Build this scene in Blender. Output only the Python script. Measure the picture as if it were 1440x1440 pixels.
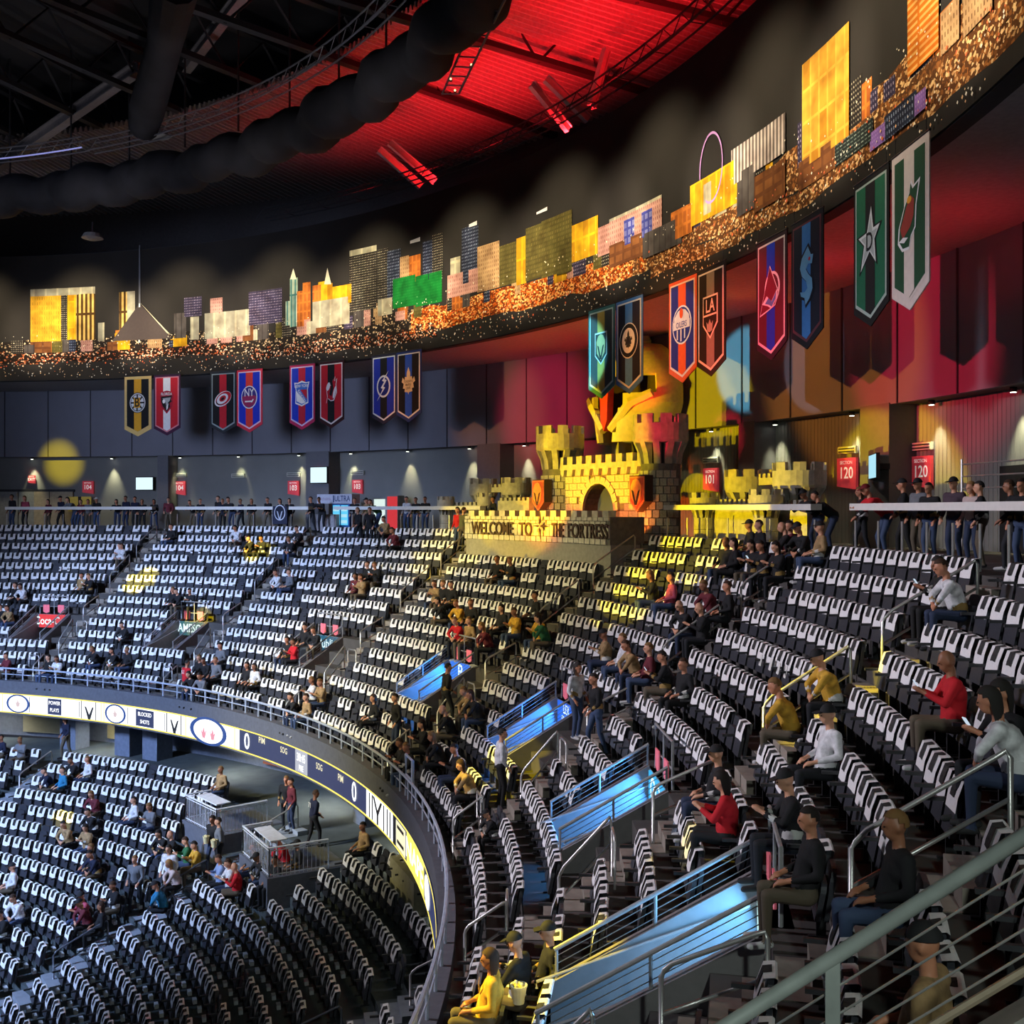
import bpy, bmesh, math, random
import numpy as np
from mathutils import Vector, Matrix
random.seed(7)
for o in list(bpy.data.objects): bpy.data.objects.remove(o, do_unlink=True)
scn = bpy.context.scene
COL = scn.collection
ZC = 18.0                     # eye height above the arena's lowest datum
CX, CY = -36.5, 21.0          # centre of the circular bowl
F, HOR = 1496.0, 716.0        # focal length in pixels, image row of the horizon (1440 frame)
def rad(d): return d*math.pi/180
def P(R, th, z=0.0):
    a = rad(th); return Vector((CX+R*math.cos(a), CY+R*math.sin(a), z+ZC))
def roots(px, R):             # depths at which the sight line of a column meets the ring of radius R
    s = (px-720)/F; a = 1+s*s; b = -2*s*CX-2*CY; c = CX*CX+CY*CY-R*R
    d = b*b-4*a*c
    if d < 0: return []
    q = math.sqrt(d); return [y for y in ((-b+q)/(2*a), (-b-q)/(2*a)) if y > 1]
def th_at(px, R, Y=None):
    Y = Y or roots(px, R)[0]; X = (px-720)/F*Y
    return math.degrees(math.atan2(Y-CY, X-CX))
def pz(px, py, R):            # (theta, z) on ring R for an image point
    Y = roots(px, R)[0]; return th_at(px, R, Y), (HOR-py)/F*Y
def proj(v):
    return 720+F*v.x/v.y, HOR-F*(v.z-ZC)/v.y
# ---------------------------------------------------------------- camera, world, lights, exposure
cam = bpy.data.cameras.new('camera'); cam.sensor_width = 36; cam.lens = 36*F/1440; cam.shift_y = -4/1440
cam.clip_start = .05; cam.clip_end = 400
co = bpy.data.objects.new('camera', cam); COL.objects.link(co); co.location = (0, 0, ZC); co.rotation_euler = (math.pi/2, 0, 0)
scn.camera = co
scn.view_settings.view_transform = 'Standard'; scn.view_settings.look = 'None'
scn.view_settings.gamma = 1; scn.view_settings.use_curve_mapping = False; scn.view_settings.exposure = 0.0
w = bpy.data.worlds.new('world'); scn.world = w; w.use_nodes = True
w.node_tree.nodes['Background'].inputs[0].default_value = (.55, .62, .85, 1); w.node_tree.nodes['Background'].inputs[1].default_value = .045
def spot(name, pos, aim, watts, col, deg, blend=.3, size=.3, parent=None):
    l = bpy.data.lights.new(name, 'SPOT'); l.energy = watts; l.color = col; l.spot_size = rad(deg); l.spot_blend = blend; l.shadow_soft_size = size
    o = bpy.data.objects.new(name, l); COL.objects.link(o); o.location = pos
    o.rotation_euler = (Vector(aim)-Vector(pos)).to_track_quat('-Z', 'Y').to_euler()
    return o
RIG = P(3, 20, 15)
spot('house_light_cool', P(2, 200, 7), P(30, 60, -13), 112000, (.44, .60, 1.0), 62, .8, 2.0)
spot('wall_fill_light', P(2, 200, 4.6), P(51, 67, 4.0), 36000, (.55, .66, 1.0), 46, .9, 5)  # added cool fill to lift the left wall and banners, not a real fixture
spot('house_light_warm', P(6, 40, 10), P(42, 36, -8), 56000, (1, .84, .40), 39, .9, 1.5)
spot('house_light_right', P(6, 10, 12), P(42, 4, -5), 44000, (.93, .87, 1.0), 44, .9, 1.5)
for t in range(-4, 92, 9):    # wash lamps on the ring truss, lighting the printed skyline
    spot('mural_wash_lamp', P(39.8, t, 14.4), P(45.6, t, 11.4), 2600, (1, .87, .62), 72, .95, .25)
for t in range(0, 92, 9):
    spot('mural_fill', P(28, t, 6), P(45.6, t, 10.9), 20000, (1, .86, .68), 18, .8, .4)  # added frontal fill on the skyline print, on top of the wash lamps
YEL = (1, .74, .0)
LOW = 4.6                      # stage lamps hang on the centre rig below the skyline's lower edge
spot('castle_yellow_beam', P(17, 50, -3), P(51, th_at(955, 51), 3.4), 60000, (1, .70, .0), 13.5, .08, .15)
spot('castle_alcove_beam', P(17, 30, -3), P(50, 18.4, -.5), 66000, (1, .70, .0), 13, .2, .15)
spot('castle_front_beam', P(17, 62, -3), P(48.5, 33, 2.2), 38000, (1, .62, .0), 15, .2, .12)
spot('castle_side_beam', P(17, 62, LOW), P(47, 40.0, -1.0), 30000, (1, .70, .0), 12.5, .25, .15)
spot('red_wall_beam', P(17, 20, LOW), P(51.5, 15.0, 5), 42000, (1, .02, .07), 14, .6, .2)
spot('red_wall_beam', P(17, 20, LOW), P(51.5, 42, 5), 46000, (1, .02, .10), 13, .8, .2)
spot('amber_wall_beam', P(17, 40, LOW), P(51.5, 20, 5.4), 26000, (1, .34, .04), 16, .4, .2)
spot('amber_wall_beam', P(17, 40, LOW), P(51.5, 46, 5), 14000, (1, .36, .10), 14, .7, .2)
spot('red_tower_beam', P(14, -8, LOW), P(47, 26.6, 3.2), 60000, (1, .01, .05), 3.4, .4, .2)
spot('orange_castle_beam', P(12, 20, LOW), P(47, 32, .2), 84000, (1, .12, .0), 8.6, .7, .2)
spot('teal_banner_beam', P(20, 75, 9), P(45.3, 29.5, 6.3), 90000, (.20, .78, 1), 5.2, .3, .1)
spot('white_edge_beam', P(10, 10, 9), P(51.5, 21.5, 5.6), 15000, (.75, .85, 1), 5.5, .1, .1)
spot('yellow_wall_spot', P(9, 20, 12), P(51.5, 83.6, 3.3), 150000, YEL, 3.9, .9, .1)
for t in (9, 16, 23, 30, 37, 44):
    spot('red_soffit_lamp', P(49.2, t, 3.9), P(48.0, t+1, 8), 330 if t < 40 else 120, (1, .01, .02), 140, 1, .2)
for t in (78, 66, 52, 40, 28, 18):   # added unseen fill that brightens the back wall under the balcony
    l_ = spot('lower_wall_fill', P(37.4, t, -10.75), P(37.8, t, -13), 420, (.95, .92, .80), 150, .9, .2)
for t, e in ((1, 1400), (8, 2400), (15, 3000), (21, 3000), (27, 3000), (33, 3000), (39, 2400), (45, 1600), (51, 700)):
    spot('red_roof_lamp', P(46.6, t, 16.0), P(46.0, t+1, 21), e, (1, .01, .015), 130, .8, .2)
for t in (34, 50, 66, 82):     # added dim fill, no real fixtures, so the roof steel shows
    spot('roof_fill_light', P(33, t, 12), P(37, t, 21), 800, (.80, .74, .80), 110, .9, .6)
spot('near_rail_fill', P(46.5, -33, 4.2), P(41.5, -22, -3), 3200, (.86, 1, .92), 100, .9, .3)  # added unseen fill behind the camera to brighten the near railing

# ---------------------------------------------------------------- materials
MATS = {}
def mat(name, col, rough=.6, metal=0., var=.12, scale=6., emis=None, estr=1., bump=0., spec=.4):
    if name in MATS: return MATS[name]
    m = bpy.data.materials.new(name); m.use_nodes = True; nt = m.node_tree; b = nt.nodes['Principled BSDF']
    b.inputs['Roughness'].default_value = rough; b.inputs['Metallic'].default_value = metal
    b.inputs['Specular IOR Level'].default_value = spec
    n = nt.nodes.new('ShaderNodeTexNoise'); n.inputs['Scale'].default_value = scale; n.inputs['Detail'].default_value = 4
    tc = nt.nodes.new('ShaderNodeTexCoord'); nt.links.new(tc.outputs['Object'], n.inputs['Vector'])
    r = nt.nodes.new('ShaderNodeValToRGB'); nt.links.new(n.outputs['Fac'], r.inputs['Fac'])
    r.color_ramp.elements[0].position = .3; r.color_ramp.elements[1].position = .7
    r.color_ramp.elements[0].color = [max(0, c*(1-var)) for c in col]+[1]
    r.color_ramp.elements[1].color = [min(1, c*(1+var)) for c in col]+[1]
    nt.links.new(r.outputs['Color'], b.inputs['Base Color'])
    if emis:
        b.inputs['Emission Color'].default_value = tuple(emis)+(1,); b.inputs['Emission Strength'].default_value = estr
    if bump:
        bp = nt.nodes.new('ShaderNodeBump'); bp.inputs['Strength'].default_value = bump; bp.inputs['Distance'].default_value = .02
        nt.links.new(n.outputs['Fac'], bp.inputs['Height']); nt.links.new(bp.outputs['Normal'], b.inputs['Normal'])
    MATS[name] = m; return m
def s2l(c): return tuple(((x/255+.055)/1.055)**2.4 if x > 10 else x/255/12.92 for x in c)
def print_mat(name, wall, lit, sx, sy, mortar=.25, frac=.5, spread=.3):
    """flat printed facade: rows of lit windows by brick cells in metres (UV)"""
    if name in MATS: return MATS[name]
    m = bpy.data.materials.new(name); m.use_nodes = True; nt = m.node_tree; b = nt.nodes['Principled BSDF']
    b.inputs['Roughness'].default_value = .85; b.inputs['Specular IOR Level'].default_value = .1
    uv = nt.nodes.new('ShaderNodeUVMap')
    br = nt.nodes.new('ShaderNodeTexBrick'); nt.links.new(uv.outputs['UV'], br.inputs['Vector'])
    br.offset = 0; br.squash = 1
    br.inputs['Scale'].default_value = 1; br.inputs['Brick Width'].default_value = sx; br.inputs['Row Height'].default_value = sy
    br.inputs['Mortar Size'].default_value = min(sx, sy)*mortar; br.inputs['Mortar Smooth'].default_value = .3
    br.inputs['Color1'].default_value = tuple(lit)+(1,); br.inputs['Color2'].default_value = tuple(l*spread+w_*(1-spread) for l, w_ in zip(lit, wall))+(1,)
    br.inputs['Bias'].default_value = 1-2*frac; br.inputs['Mortar'].default_value = tuple(wall)+(1,)
    n = nt.nodes.new('ShaderNodeTexNoise'); n.inputs['Scale'].default_value = 1.4; nt.links.new(uv.outputs['UV'], n.inputs['Vector'])
    r = nt.nodes.new('ShaderNodeValToRGB'); r.color_ramp.elements[0].position = .3; r.color_ramp.elements[0].color = (.55, .5, .5, 1); r.color_ramp.elements[1].position = .65
    nt.links.new(n.outputs['Fac'], r.inputs['Fac'])
    mx = nt.nodes.new('ShaderNodeMix'); mx.data_type = 'RGBA'; mx.blend_type = 'MULTIPLY'; mx.inputs[0].default_value = 1
    nt.links.new(br.outputs['Color'], mx.inputs[6]); nt.links.new(r.outputs['Color'], mx.inputs[7]); nt.links.new(mx.outputs[2], b.inputs['Base Color'])
    MATS[name] = m; return m
def city_mat(name, dark, mid, hot, sc, cut):
    """printed carpet of street lights: voronoi cells"""
    if name in MATS: return MATS[name]
    m = bpy.data.materials.new(name); m.use_nodes = True; nt = m.node_tree; b = nt.nodes['Principled BSDF']
    b.inputs['Roughness'].default_value = .9; b.inputs['Specular IOR Level'].default_value = .1
    uv = nt.nodes.new('ShaderNodeUVMap'); mp = nt.nodes.new('ShaderNodeMapping'); mp.inputs['Scale'].default_value = (1.25, 1.7, 1)
    nt.links.new(uv.outputs['UV'], mp.inputs['Vector'])
    v = nt.nodes.new('ShaderNodeTexVoronoi'); v.inputs['Scale'].default_value = sc; nt.links.new(mp.outputs['Vector'], v.inputs['Vector'])
    sp = nt.nodes.new('ShaderNodeSeparateColor'); nt.links.new(v.outputs['Color'], sp.inputs['Color'])
    r = nt.nodes.new('ShaderNodeValToRGB'); nt.links.new(sp.outputs['Red'], r.inputs['Fac']); cr = r.color_ramp
    cr.elements[0].position = cut; cr.elements[0].color = tuple(dark)+(1,); cr.elements[1].position = .98; cr.elements[1].color = tuple(hot)+(1,)
    e = cr.elements.new((cut+1)/2); e.color = tuple(mid)+(1,)
    nt.links.new(r.outputs['Color'], b.inputs['Base Color']); MATS[name] = m; return m
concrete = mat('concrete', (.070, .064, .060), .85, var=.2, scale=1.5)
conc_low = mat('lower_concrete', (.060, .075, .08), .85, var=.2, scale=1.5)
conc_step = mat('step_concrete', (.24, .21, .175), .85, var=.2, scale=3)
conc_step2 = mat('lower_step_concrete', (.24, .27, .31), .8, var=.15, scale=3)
conc_wall = mat('tunnel_wall_paint', (.20, .19, .195), .7, var=.08)
seat_m = mat('seat_plastic', (.030, .032, .041), .5, var=.15, scale=20)
seat_in = mat('seat_pan_plastic', (.038, .040, .050), .42, var=.15, scale=20)
armr = mat('armrest_plastic', (.035, .035, .04), .5)
pad_m = mat('foot_pad', (.55, .57, .6), .6)
towel_m = mat('towel_cloth', (.80, .79, .79), .9, var=.06, scale=30, bump=.3)
print_m = mat('towel_print', (.028, .027, .027), .9, var=.5, scale=16)
steel = mat('brushed_steel', (.55, .54, .53), .38, .75, var=.08)
rail_grey = mat('painted_rail', (.34, .34, .35), .45, .3)
rail_paint = mat('front_rail_paint', (.40, .45, .55), .5, .1)
dark_steel = mat('dark_steel', (.03, .03, .033), .6, .3)
black = mat('black_paint', (.008, .008, .009), .7)
white_m = mat('white_counter', (.74, .72, .68), .45, var=.04)
wall_m = mat('wall_paint', (.20, .20, .235), .8, var=.05, scale=.6)
wallc_m = mat('concourse_wall_paint', (.20, .20, .19), .75, var=.06, scale=.8)
pill_m = mat('pillar_paint', (.14, .14, .155), .8, var=.05)
soffit_m = mat('soffit_paint', (.30, .28, .28), .8, var=.1)
deck_m = mat('roof_deck', (.30, .28, .28), .6, var=.15)
mural_sky = mat('mural_sky_print', (.030, .026, .022), .9, var=.15, scale=.3, spec=.1)
def E(name, col, s=1.0, base=(.02, .02, .02)): return mat(name, base, .5, emis=col, estr=s)
def paint(c, rough=.8):
    c8 = tuple(int(x) for x in c); return mat('paint_%d_%d_%d' % c8, s2l(c8), rough, var=.05)
# ---------------------------------------------------------------- mesh builder
class MB:
    def __init__(s): s.v = []; s.f = []; s.m = []; s.mats = []; s.uv = None
    def mi(s, m):
        if m not in s.mats: s.mats.append(m)
        return s.mats.index(m)
    def add(s, vs, fs, m=None):
        o = len(s.v); s.v += [tuple(x) for x in vs]; s.f += [tuple(o+i for i in f) for f in fs]
        k = s.mi(m) if m else 0; s.m += [k]*len(fs); return s
    def box(s, c, d, m=None, rot=None):
        x, y, z = (a/2 for a in d)
        vs = [Vector(p) for p in ((-x,-y,-z),(x,-y,-z),(x,y,-z),(-x,y,-z),(-x,-y,z),(x,-y,z),(x,y,z),(-x,y,z))]
        if rot is not None: vs = [rot @ p for p in vs]
        c = Vector(c)
        return s.add([p+c for p in vs], [(0,3,2,1),(4,5,6,7),(0,1,5,4),(1,2,6,5),(2,3,7,6),(3,0,4,7)], m)
    def tube(s, pts, r, n=8, m=None, cap=True):
        pts = [Vector(p) for p in pts]; rs = r if isinstance(r, (list, tuple)) else [r]*len(pts)
        vs = []; fs = []
        for i, p in enumerate(pts):
            d = (pts[min(i+1, len(pts)-1)]-pts[max(i-1, 0)]).normalized()
            up = Vector((0, 0, 1)) if abs(d.z) < .95 else Vector((1, 0, 0))
            a = d.cross(up).normalized(); b = a.cross(d)
            for k in range(n):
                t = 2*math.pi*k/n; vs.append(p+(a*math.cos(t)+b*math.sin(t))*rs[i])
        for i in range(len(pts)-1):
            for k in range(n):
                k2 = (k+1) % n; fs.append((i*n+k, i*n+k2, (i+1)*n+k2, (i+1)*n+k))
        if cap: fs.append(tuple(range(n))); fs.append(tuple(reversed(range((len(pts)-1)*n, len(pts)*n))))
        return s.add(vs, fs, m)
    def lathe(s, prof, n=20, m=None, c=(0, 0, 0), a0=0, a1=360):
        full = abs(a1-a0) >= 360; k = n if full else n+1; vs = []; fs = []
        for r, z in prof:
            for i in range(k):
                t = rad(a0+(a1-a0)*i/n); vs.append((c[0]+r*math.cos(t), c[1]+r*math.sin(t), c[2]+z))
        for j in range(len(prof)-1):
            for i in range(n):
                i2 = (i+1) % k; fs.append((j*k+i, j*k+i2, (j+1)*k+i2, (j+1)*k+i))
        return s.add(vs, fs, m)
    def slab(s, poly, y0, y1, m=None, f=None):
        """polygon in (x,z) extruded from y0 (front) to y1; f maps a vertex"""
        n = len(poly); vs = [Vector((x, y0, z)) for x, z in poly]+[Vector((x, y1, z)) for x, z in poly]
        if f: vs = [f(v) for v in vs]
        return s.add(vs, [tuple(range(n)), tuple(reversed(range(n, 2*n)))]+[(i, i+n, (i+1) % n+n, (i+1) % n) for i in range(n)], m)
    def flat(s, poly, y, m=None): return s.add([(x, y, z) for x, z in poly], [tuple(range(len(poly)))], m)
    def arc(s, R0, R1, t0, t1, z0, z1, m=None, step=1.5):
        """ring block in world space"""
        n = max(1, int(abs(t1-t0)/step)); vs = []; fs = []
        for i in range(n+1):
            t = t0+(t1-t0)*i/n
            vs += [P(R0, t, z0), P(R1, t, z0), P(R1, t, z1), P(R0, t, z1)]
        for i in range(n):
            a = 4*i; b = a+4
            for k in range(4):
                k2 = (k+1) % 4; fs.append((a+k, a+k2, b+k2, b+k))
        fs += [(0, 1, 2, 3), (4*n+3, 4*n+2, 4*n+1, 4*n)]
        return s.add(vs, fs, m)
    def mesh(s, name, m=None):
        me = bpy.data.meshes.new(name); me.from_pydata(s.v, [], s.f)
        for q in (s.mats or ([m] if m else [])): me.materials.append(q)
        if s.mats and len(s.mats) > 1: me.polygons.foreach_set('material_index', s.m)
        me.update(); return me
    def build(s, name, m=None, parent=None, loc=(0, 0, 0), rz=0, smooth=False):
        me = s.mesh(name, m)
        if smooth: me.polygons.foreach_set('use_smooth', [True]*len(me.polygons))
        return put(name, me, parent, loc, rz)
def put(name, me, parent=None, loc=(0, 0, 0), rz=0):
    o = bpy.data.objects.new(name, me); COL.objects.link(o); o.location = loc; o.rotation_euler = (0, 0, rz)
    if parent: o.parent = parent
    return o
def thing(name, label, cat, loc=(0, 0, 0), rz=0, group=None):
    o = put(name, None, None, loc, rz); return tag(o, label, cat, group)
def tag(o, label, cat, group=None):
    o['label'] = label; o['category'] = cat
    if group: o['group'] = group
    return o
def struct(o): o['kind'] = 'structure'; return o
def RZ(th): return rad(th-90)   # local -Y looks to the bowl's centre, +X towards smaller theta
def normals_out(me):
    bm = bmesh.new(); bm.from_mesh(me); bmesh.ops.recalc_face_normals(bm, faces=bm.faces); bm.to_mesh(me); bm.free()
TXT = {}
def text_mesh(body, size, spacing=1., sx=1.):
    key = (body, size, spacing, sx)
    if key in TXT: return TXT[key]
    c = bpy.data.curves.new('t', 'FONT'); c.body = body; c.size = size; c.align_x = 'CENTER'; c.align_y = 'CENTER'; c.space_character = spacing
    c.resolution_u = 3; c.offset = size*.012
    o = bpy.data.objects.new('t', c); COL.objects.link(o)
    dg = bpy.context.evaluated_depsgraph_get(); me = bpy.data.meshes.new_from_object(o.evaluated_get(dg))
    vs = [(v.co.x*sx, v.co.y) for v in me.vertices]; fs = [tuple(p.vertices) for p in me.polygons]
    bpy.data.objects.remove(o, do_unlink=True); bpy.data.curves.remove(c); bpy.data.meshes.remove(me)
    TXT[key] = (vs, fs); return TXT[key]
def text_into(mb, body, size, x, z, y, m, sx=1., ang=0):
    vs, fs = text_mesh(body, size, 1., sx); ca, sa = math.cos(ang), math.sin(ang)
    mb.add([(x+a*ca-b*sa, y, z+a*sa+b*ca) for a, b in vs], fs, m)
# ---------------------------------------------------------------- bowl layout
T0, T1 = -36, 94
NR, R0, TRD, RIS, Z0 = 14, 45.6, .75, .545, -2.03
def Rr(i): return R0-TRD*i
def Zr(i): return Z0-RIS*i
LNR, LR0, LTRD, LRIS, LZ0 = 13, 34.0, .9, .36, -12.6
def LR(j): return LR0-LTRD*j
def LZ(j): return LZ0-LRIS*j
def LD(t): return .062*(50-max(6, t))
def LP(R, t, z): return P(R+LD(t), t, z)
AIS = [85.5, 70.4, 55.9, 40.3, 24.9, 10.8, -1.0, -12.8, -25]
VOM = [(74, 8), (60, 8), (45.2, 8), (29.5, 8), (16, 8), (3, 8), (-9.3, 7)]
HV = 1.42
LAIS = [64, 36.2, 12]
ZCON = -1.3
PS = 1.2                       # people and seats in this place's units
# upper terrace -------------------------------------------------
mb = MB()
ths = sorted(set([T0+1.5*i for i in range(int((T1-T0)/1.5)+1)]+[c+s*HV for c, r in VOM for s in (-1, 1)]))
def in_vom(t, i):
    for c, r in VOM:
        if abs(t-c) < HV and r <= i <= 10: return True
    return False
for a, b in zip(ths[:-1], ths[1:]):
    t = (a+b)/2
    def q(Ra, za, Rb, zb): mb.add([P(Ra, a, za), P(Rb, a, zb), P(Rb, b, zb), P(Ra, b, za)], [(0, 1, 2, 3)])
    q(55, ZCON, Rr(0)+.13, ZCON); q(Rr(0)+.13, ZCON, Rr(0)+.13, Zr(0))
    for i in range(NR):
        nR = Rr(i+1)+.13 if i < NR-1 else 35.3
        if not in_vom(t, i): q(Rr(i)+.13, Zr(i), nR, Zr(i))
        if i < NR-1 and not in_vom(t, i+1) and not (in_vom(t, i) and i == 10): q(nR, Zr(i), nR, Zr(i+1))
    q(35.3, Zr(13), 35.3, -8.75)
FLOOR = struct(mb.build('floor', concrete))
# lower terrace -------------------------------------------------
PLAT = [(38.3, 43.7), (28.3, 34.0)]
mb = MB()
for k in range(60):
    a = 0+1.6*k; b = a+1.6
    def q(Ra, za, Rb, zb): mb.add([LP(Ra, a, za), LP(Rb, a, zb), LP(Rb, b, zb), LP(Ra, b, za)], [(0, 1, 2, 3)])
    q(40.5, LZ0, LR(0)+.15, LZ0)
    for j in range(LNR):
        q(LR(j)+.15, LZ(j), LR(j+1)+.15, LZ(j)); q(LR(j+1)+.15, LZ(j), LR(j+1)+.15, LZ(j+1))
    q(LR(LNR)+.15, LZ(LNR), 18, LZ(LNR))
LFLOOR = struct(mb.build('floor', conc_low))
# fascia, balcony underside and lower back wall ------------------
struct(MB().arc(34.96, 35.34, T0, T1, -10.45, -8.75).build('trim_1', mat('fascia_paint', (.10, .105, .125), .7)))
struct(MB().arc(35.3, 39.6, 0, T1, -10.5, -10.4).build('ceiling', mat('under_balcony', (.06, .06, .07), .8)))
mb = MB().arc(39.4, 39.7, 0, T1, LZ0, -10.4); wl = struct(mb.build('wall_lower', mat('lower_wall', (.13, .15, .20), .8)))
# pictures, panels and pillars along the lower wall
for t0, t1, c, lab in ((79.2, 82, (150, 148, 140), 'pale printed wall picture under the balcony, beside a standing man'), (70.5, 76.2, (165, 160, 135), 'pale cream wall panel under the balcony left end'), (46.5, 51.5, (150, 84, 62), 'orange printed wall picture behind the lower seats'), (66, 68, (150, 140, 105), 'narrow tan wall panel between two blue pillars')):
    o = MB().arc(39.2, 39.38, t0, t1, LZ0+.25, -10.55).build('wall_panel', paint(c)); tag(o, lab, 'wall panel')
for t in (69.2, 63.5, 60.5, 35.2, 22):
    struct(MB().arc(37.2, 38.2, t-.8, t+.8, LZ0, -10.4).build('wall_pillar', mat('pillar_blue', (.14, .17, .24), .7)))
o = MB().arc(35.5, 37.1, 19.5, 24, LZ0, LZ0+1.05).build('ticket_counter', mat('counter_cream', (.5, .48, .34), .6)); tag(o, 'cream block counter under the balcony right end', 'counter')
# concourse walls -------------------------------------------------
mb = MB(); mb.arc(51.5, 51.75, T0, T1, 3.55, 8.0); wu = struct(mb.build('wall_upper', wall_m))
MBc = MB(); MBc.arc(52.55, 53, T0, T1, ZCON, 3.7); struct(MBc.build('wall_back', wallc_m))
struct(MB().arc(51.6, 52.7, T0, T1, 3.58, 3.7).build('ceiling', mat('concourse_ceiling', (.10, .10, .10), .8)))
struct(MB().arc(45.75, 52.0, T0, T1, 8.0, 8.15).build('ceiling', soffit_m))
for p0, p1 in ((222, 237), (431, 463), (672, 704), (760, 800), (1040, 1062), (1211, 1252)):
    a, b = th_at(p0, 51.5), th_at(p1, 51.5)
    struct(MB().arc(51.45, 52.6, b, a, ZCON, 3.6).build('wall_pillar', pill_m))
# vertical ribs on the back wall (corrugated cladding) on the right
mb = MB()
for k in range(150):
    t = 0+k*.22; mb.arc(52.535, 52.57, t, t+.14, ZCON, 3.6, step=2)
c = mb.build('wall_cladding', wallc_m); struct(c)
# upper-wall panel joints
mb = MB()
for t in np.arange(-4, 90, 3.4): mb.arc(51.44, 51.5, t, t+.05, 3.55, 8, step=2)
struct(mb.build('wall_joint', mat('wall_joint', (.07, .07, .08), .8)))
# mural band backing wall
struct(MB().arc(45.66, 46.1, T0, T1, 7.98, 15.75).build('wall_mural', mat('mural_back', (.03, .03, .03), .9)))
# ---------------------------------------------------------------- aisle steps and handrails
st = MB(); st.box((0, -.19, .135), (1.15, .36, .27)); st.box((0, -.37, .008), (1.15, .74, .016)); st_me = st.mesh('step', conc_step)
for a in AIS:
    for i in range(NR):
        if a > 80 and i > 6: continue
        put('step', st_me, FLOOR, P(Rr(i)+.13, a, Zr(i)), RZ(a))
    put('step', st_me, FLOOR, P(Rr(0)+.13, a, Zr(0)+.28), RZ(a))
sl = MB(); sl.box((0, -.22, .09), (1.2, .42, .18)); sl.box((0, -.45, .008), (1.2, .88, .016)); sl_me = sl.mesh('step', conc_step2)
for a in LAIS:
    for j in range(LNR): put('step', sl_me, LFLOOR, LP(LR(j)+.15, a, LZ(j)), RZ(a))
AN = {85.5: 'far left', 70.4: 'red soda-sign', 55.9: 'teal-sign', 40.3: 'welcome wall left', 24.9: 'castle gate', 10.8: 'section 120 left', -1.0: 'yellow-lit', -12.8: 'nearest right', -25: 'hidden'}
ORD = ['first', 'second', 'third', 'fourth', 'fifth', 'sixth', 'seventh', 'eighth', 'ninth', 'tenth', 'eleventh', 'twelfth', 'thirteenth', 'fourteenth', 'fifteenth', 'sixteenth', 'seventeenth', 'eighteenth', 'nineteenth', 'twentieth', 'twenty-first', 'twenty-second', 'twenty-third', 'twenty-fourth', 'twenty-fifth', 'twenty-sixth', 'twenty-seventh', 'twenty-eighth', 'twenty-ninth', 'thirtieth']
def zrake(R, base=Z0): return base-(R0+.05-R)/TRD*RIS
def handrail(a, Ra, Rb, za, zb, label, group, h=1.08, r=.032, m=steel):
    t = thing('handrail', label, 'handrail', P(Ra, a, za), RZ(a), group)
    d = Rb-Ra; dz = zb-za               # local: y outward
    c = .14; e = c*abs(dz)/abs(d)*(-1 if dz < 0 else 1)
    MB().tube([(0, 0, 0), (0, 0, h-.1), (0, d*.03, h-.03), (0, d*.1, h+dz*.1), (0, d*.9, h+dz*.9), (0, d*.97, h+dz-.03), (0, d, h+dz-.1), (0, d, dz)], r, 8).build('rail_loop', m, t, smooth=True)
    MB().tube([(0, 0, h*.5), (0, d, h*.5+dz)], r*.85, 8).build('middle_rail', m, t, smooth=True)
    return t
for a in AIS[:-1]:
    for k, (Ra, Rb) in enumerate(((45.35, 43.55), (42.95, 41.3), (40.4, 39.2), (38.4, 37.4), (36.4, 35.6))):
        if a > 80 and k > 1: continue
        if a == -12.8 and k == 0: continue
        ia, ib = int((R0+.13-Ra)/TRD), int((R0+.13-Rb)/TRD)
        handrail(a, Ra, Rb, Zr(ia), Zr(ib), '%s steel handrail from the top on the %s aisle' % (ORD[k], AN[a]), 'aisle handrails')
        if k >= 3:                          # inverted-U hoops at the foot of the aisle
            t = thing('aisle_hoop', 'steel hoop rail facing the %s aisle, %s landing' % (AN[a], ('upper', 'lower')[k-3]), 'handrail', P(Ra, a-.9 if k == 3 else a+1.1, Zr(ia)), RZ(a), 'aisle hoop rails')
            MB().tube([(-.33, 0, 0), (-.33, 0, .85), (-.27, 0, .95), (.27, 0, .95), (.33, 0, .85), (.33, 0, 0)], .026, 8).build('hoop', steel, t, smooth=True)
            MB().tube([(-.33, 0, .3), (.33, 0, .3)], .022, 8).build('cross_bar', steel, t, smooth=True)
for a, nm in zip(LAIS, ('far left', 'middle', 'right')):
    for k, (j0, j1) in enumerate(((0, 2), (4, 6), (8, 10))):
        handrail(a, LR(j0)+LD(a), LR(j1)+LD(a), LZ(j0), LZ(j1), '%s handrail from the top on the lower bowl %s aisle' % (ORD[k], nm), 'lower aisle handrails', m=mat('lower_rail', (.12, .13, .16), .4, .5) if k else steel)
# ---------------------------------------------------------------- front balcony railing
k = 0
t = T0+14
while t < T1-1:
    n = 4; seg = 1.75*n
    g = thing('balcony_railing', 'grey railing length on the balcony edge, %s from the near right end' % ORD[k], 'railing', P(35.15, t, -8.75), 0, 'balcony railing lengths')
    base = P(35.15, t, -8.75)
    def L(R, tt, z): return P(R, tt, z)-base
    MB().tube([L(35.15, t+seg*i/8, -8.15) for i in range(9)], .045, 6).build('top_rail', rail_paint, g)
    MB().tube([L(35.15, t+seg*i/8, -8.45) for i in range(9)], .022, 6).build('middle_rail', rail_paint, g)
    for i in range(n): MB().tube([L(35.15, t+1.75*i, -8.76), L(35.15, t+1.75*i, -8.15)], .04, 6).build('post', rail_paint, g)
    t += seg; k += 1
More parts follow.
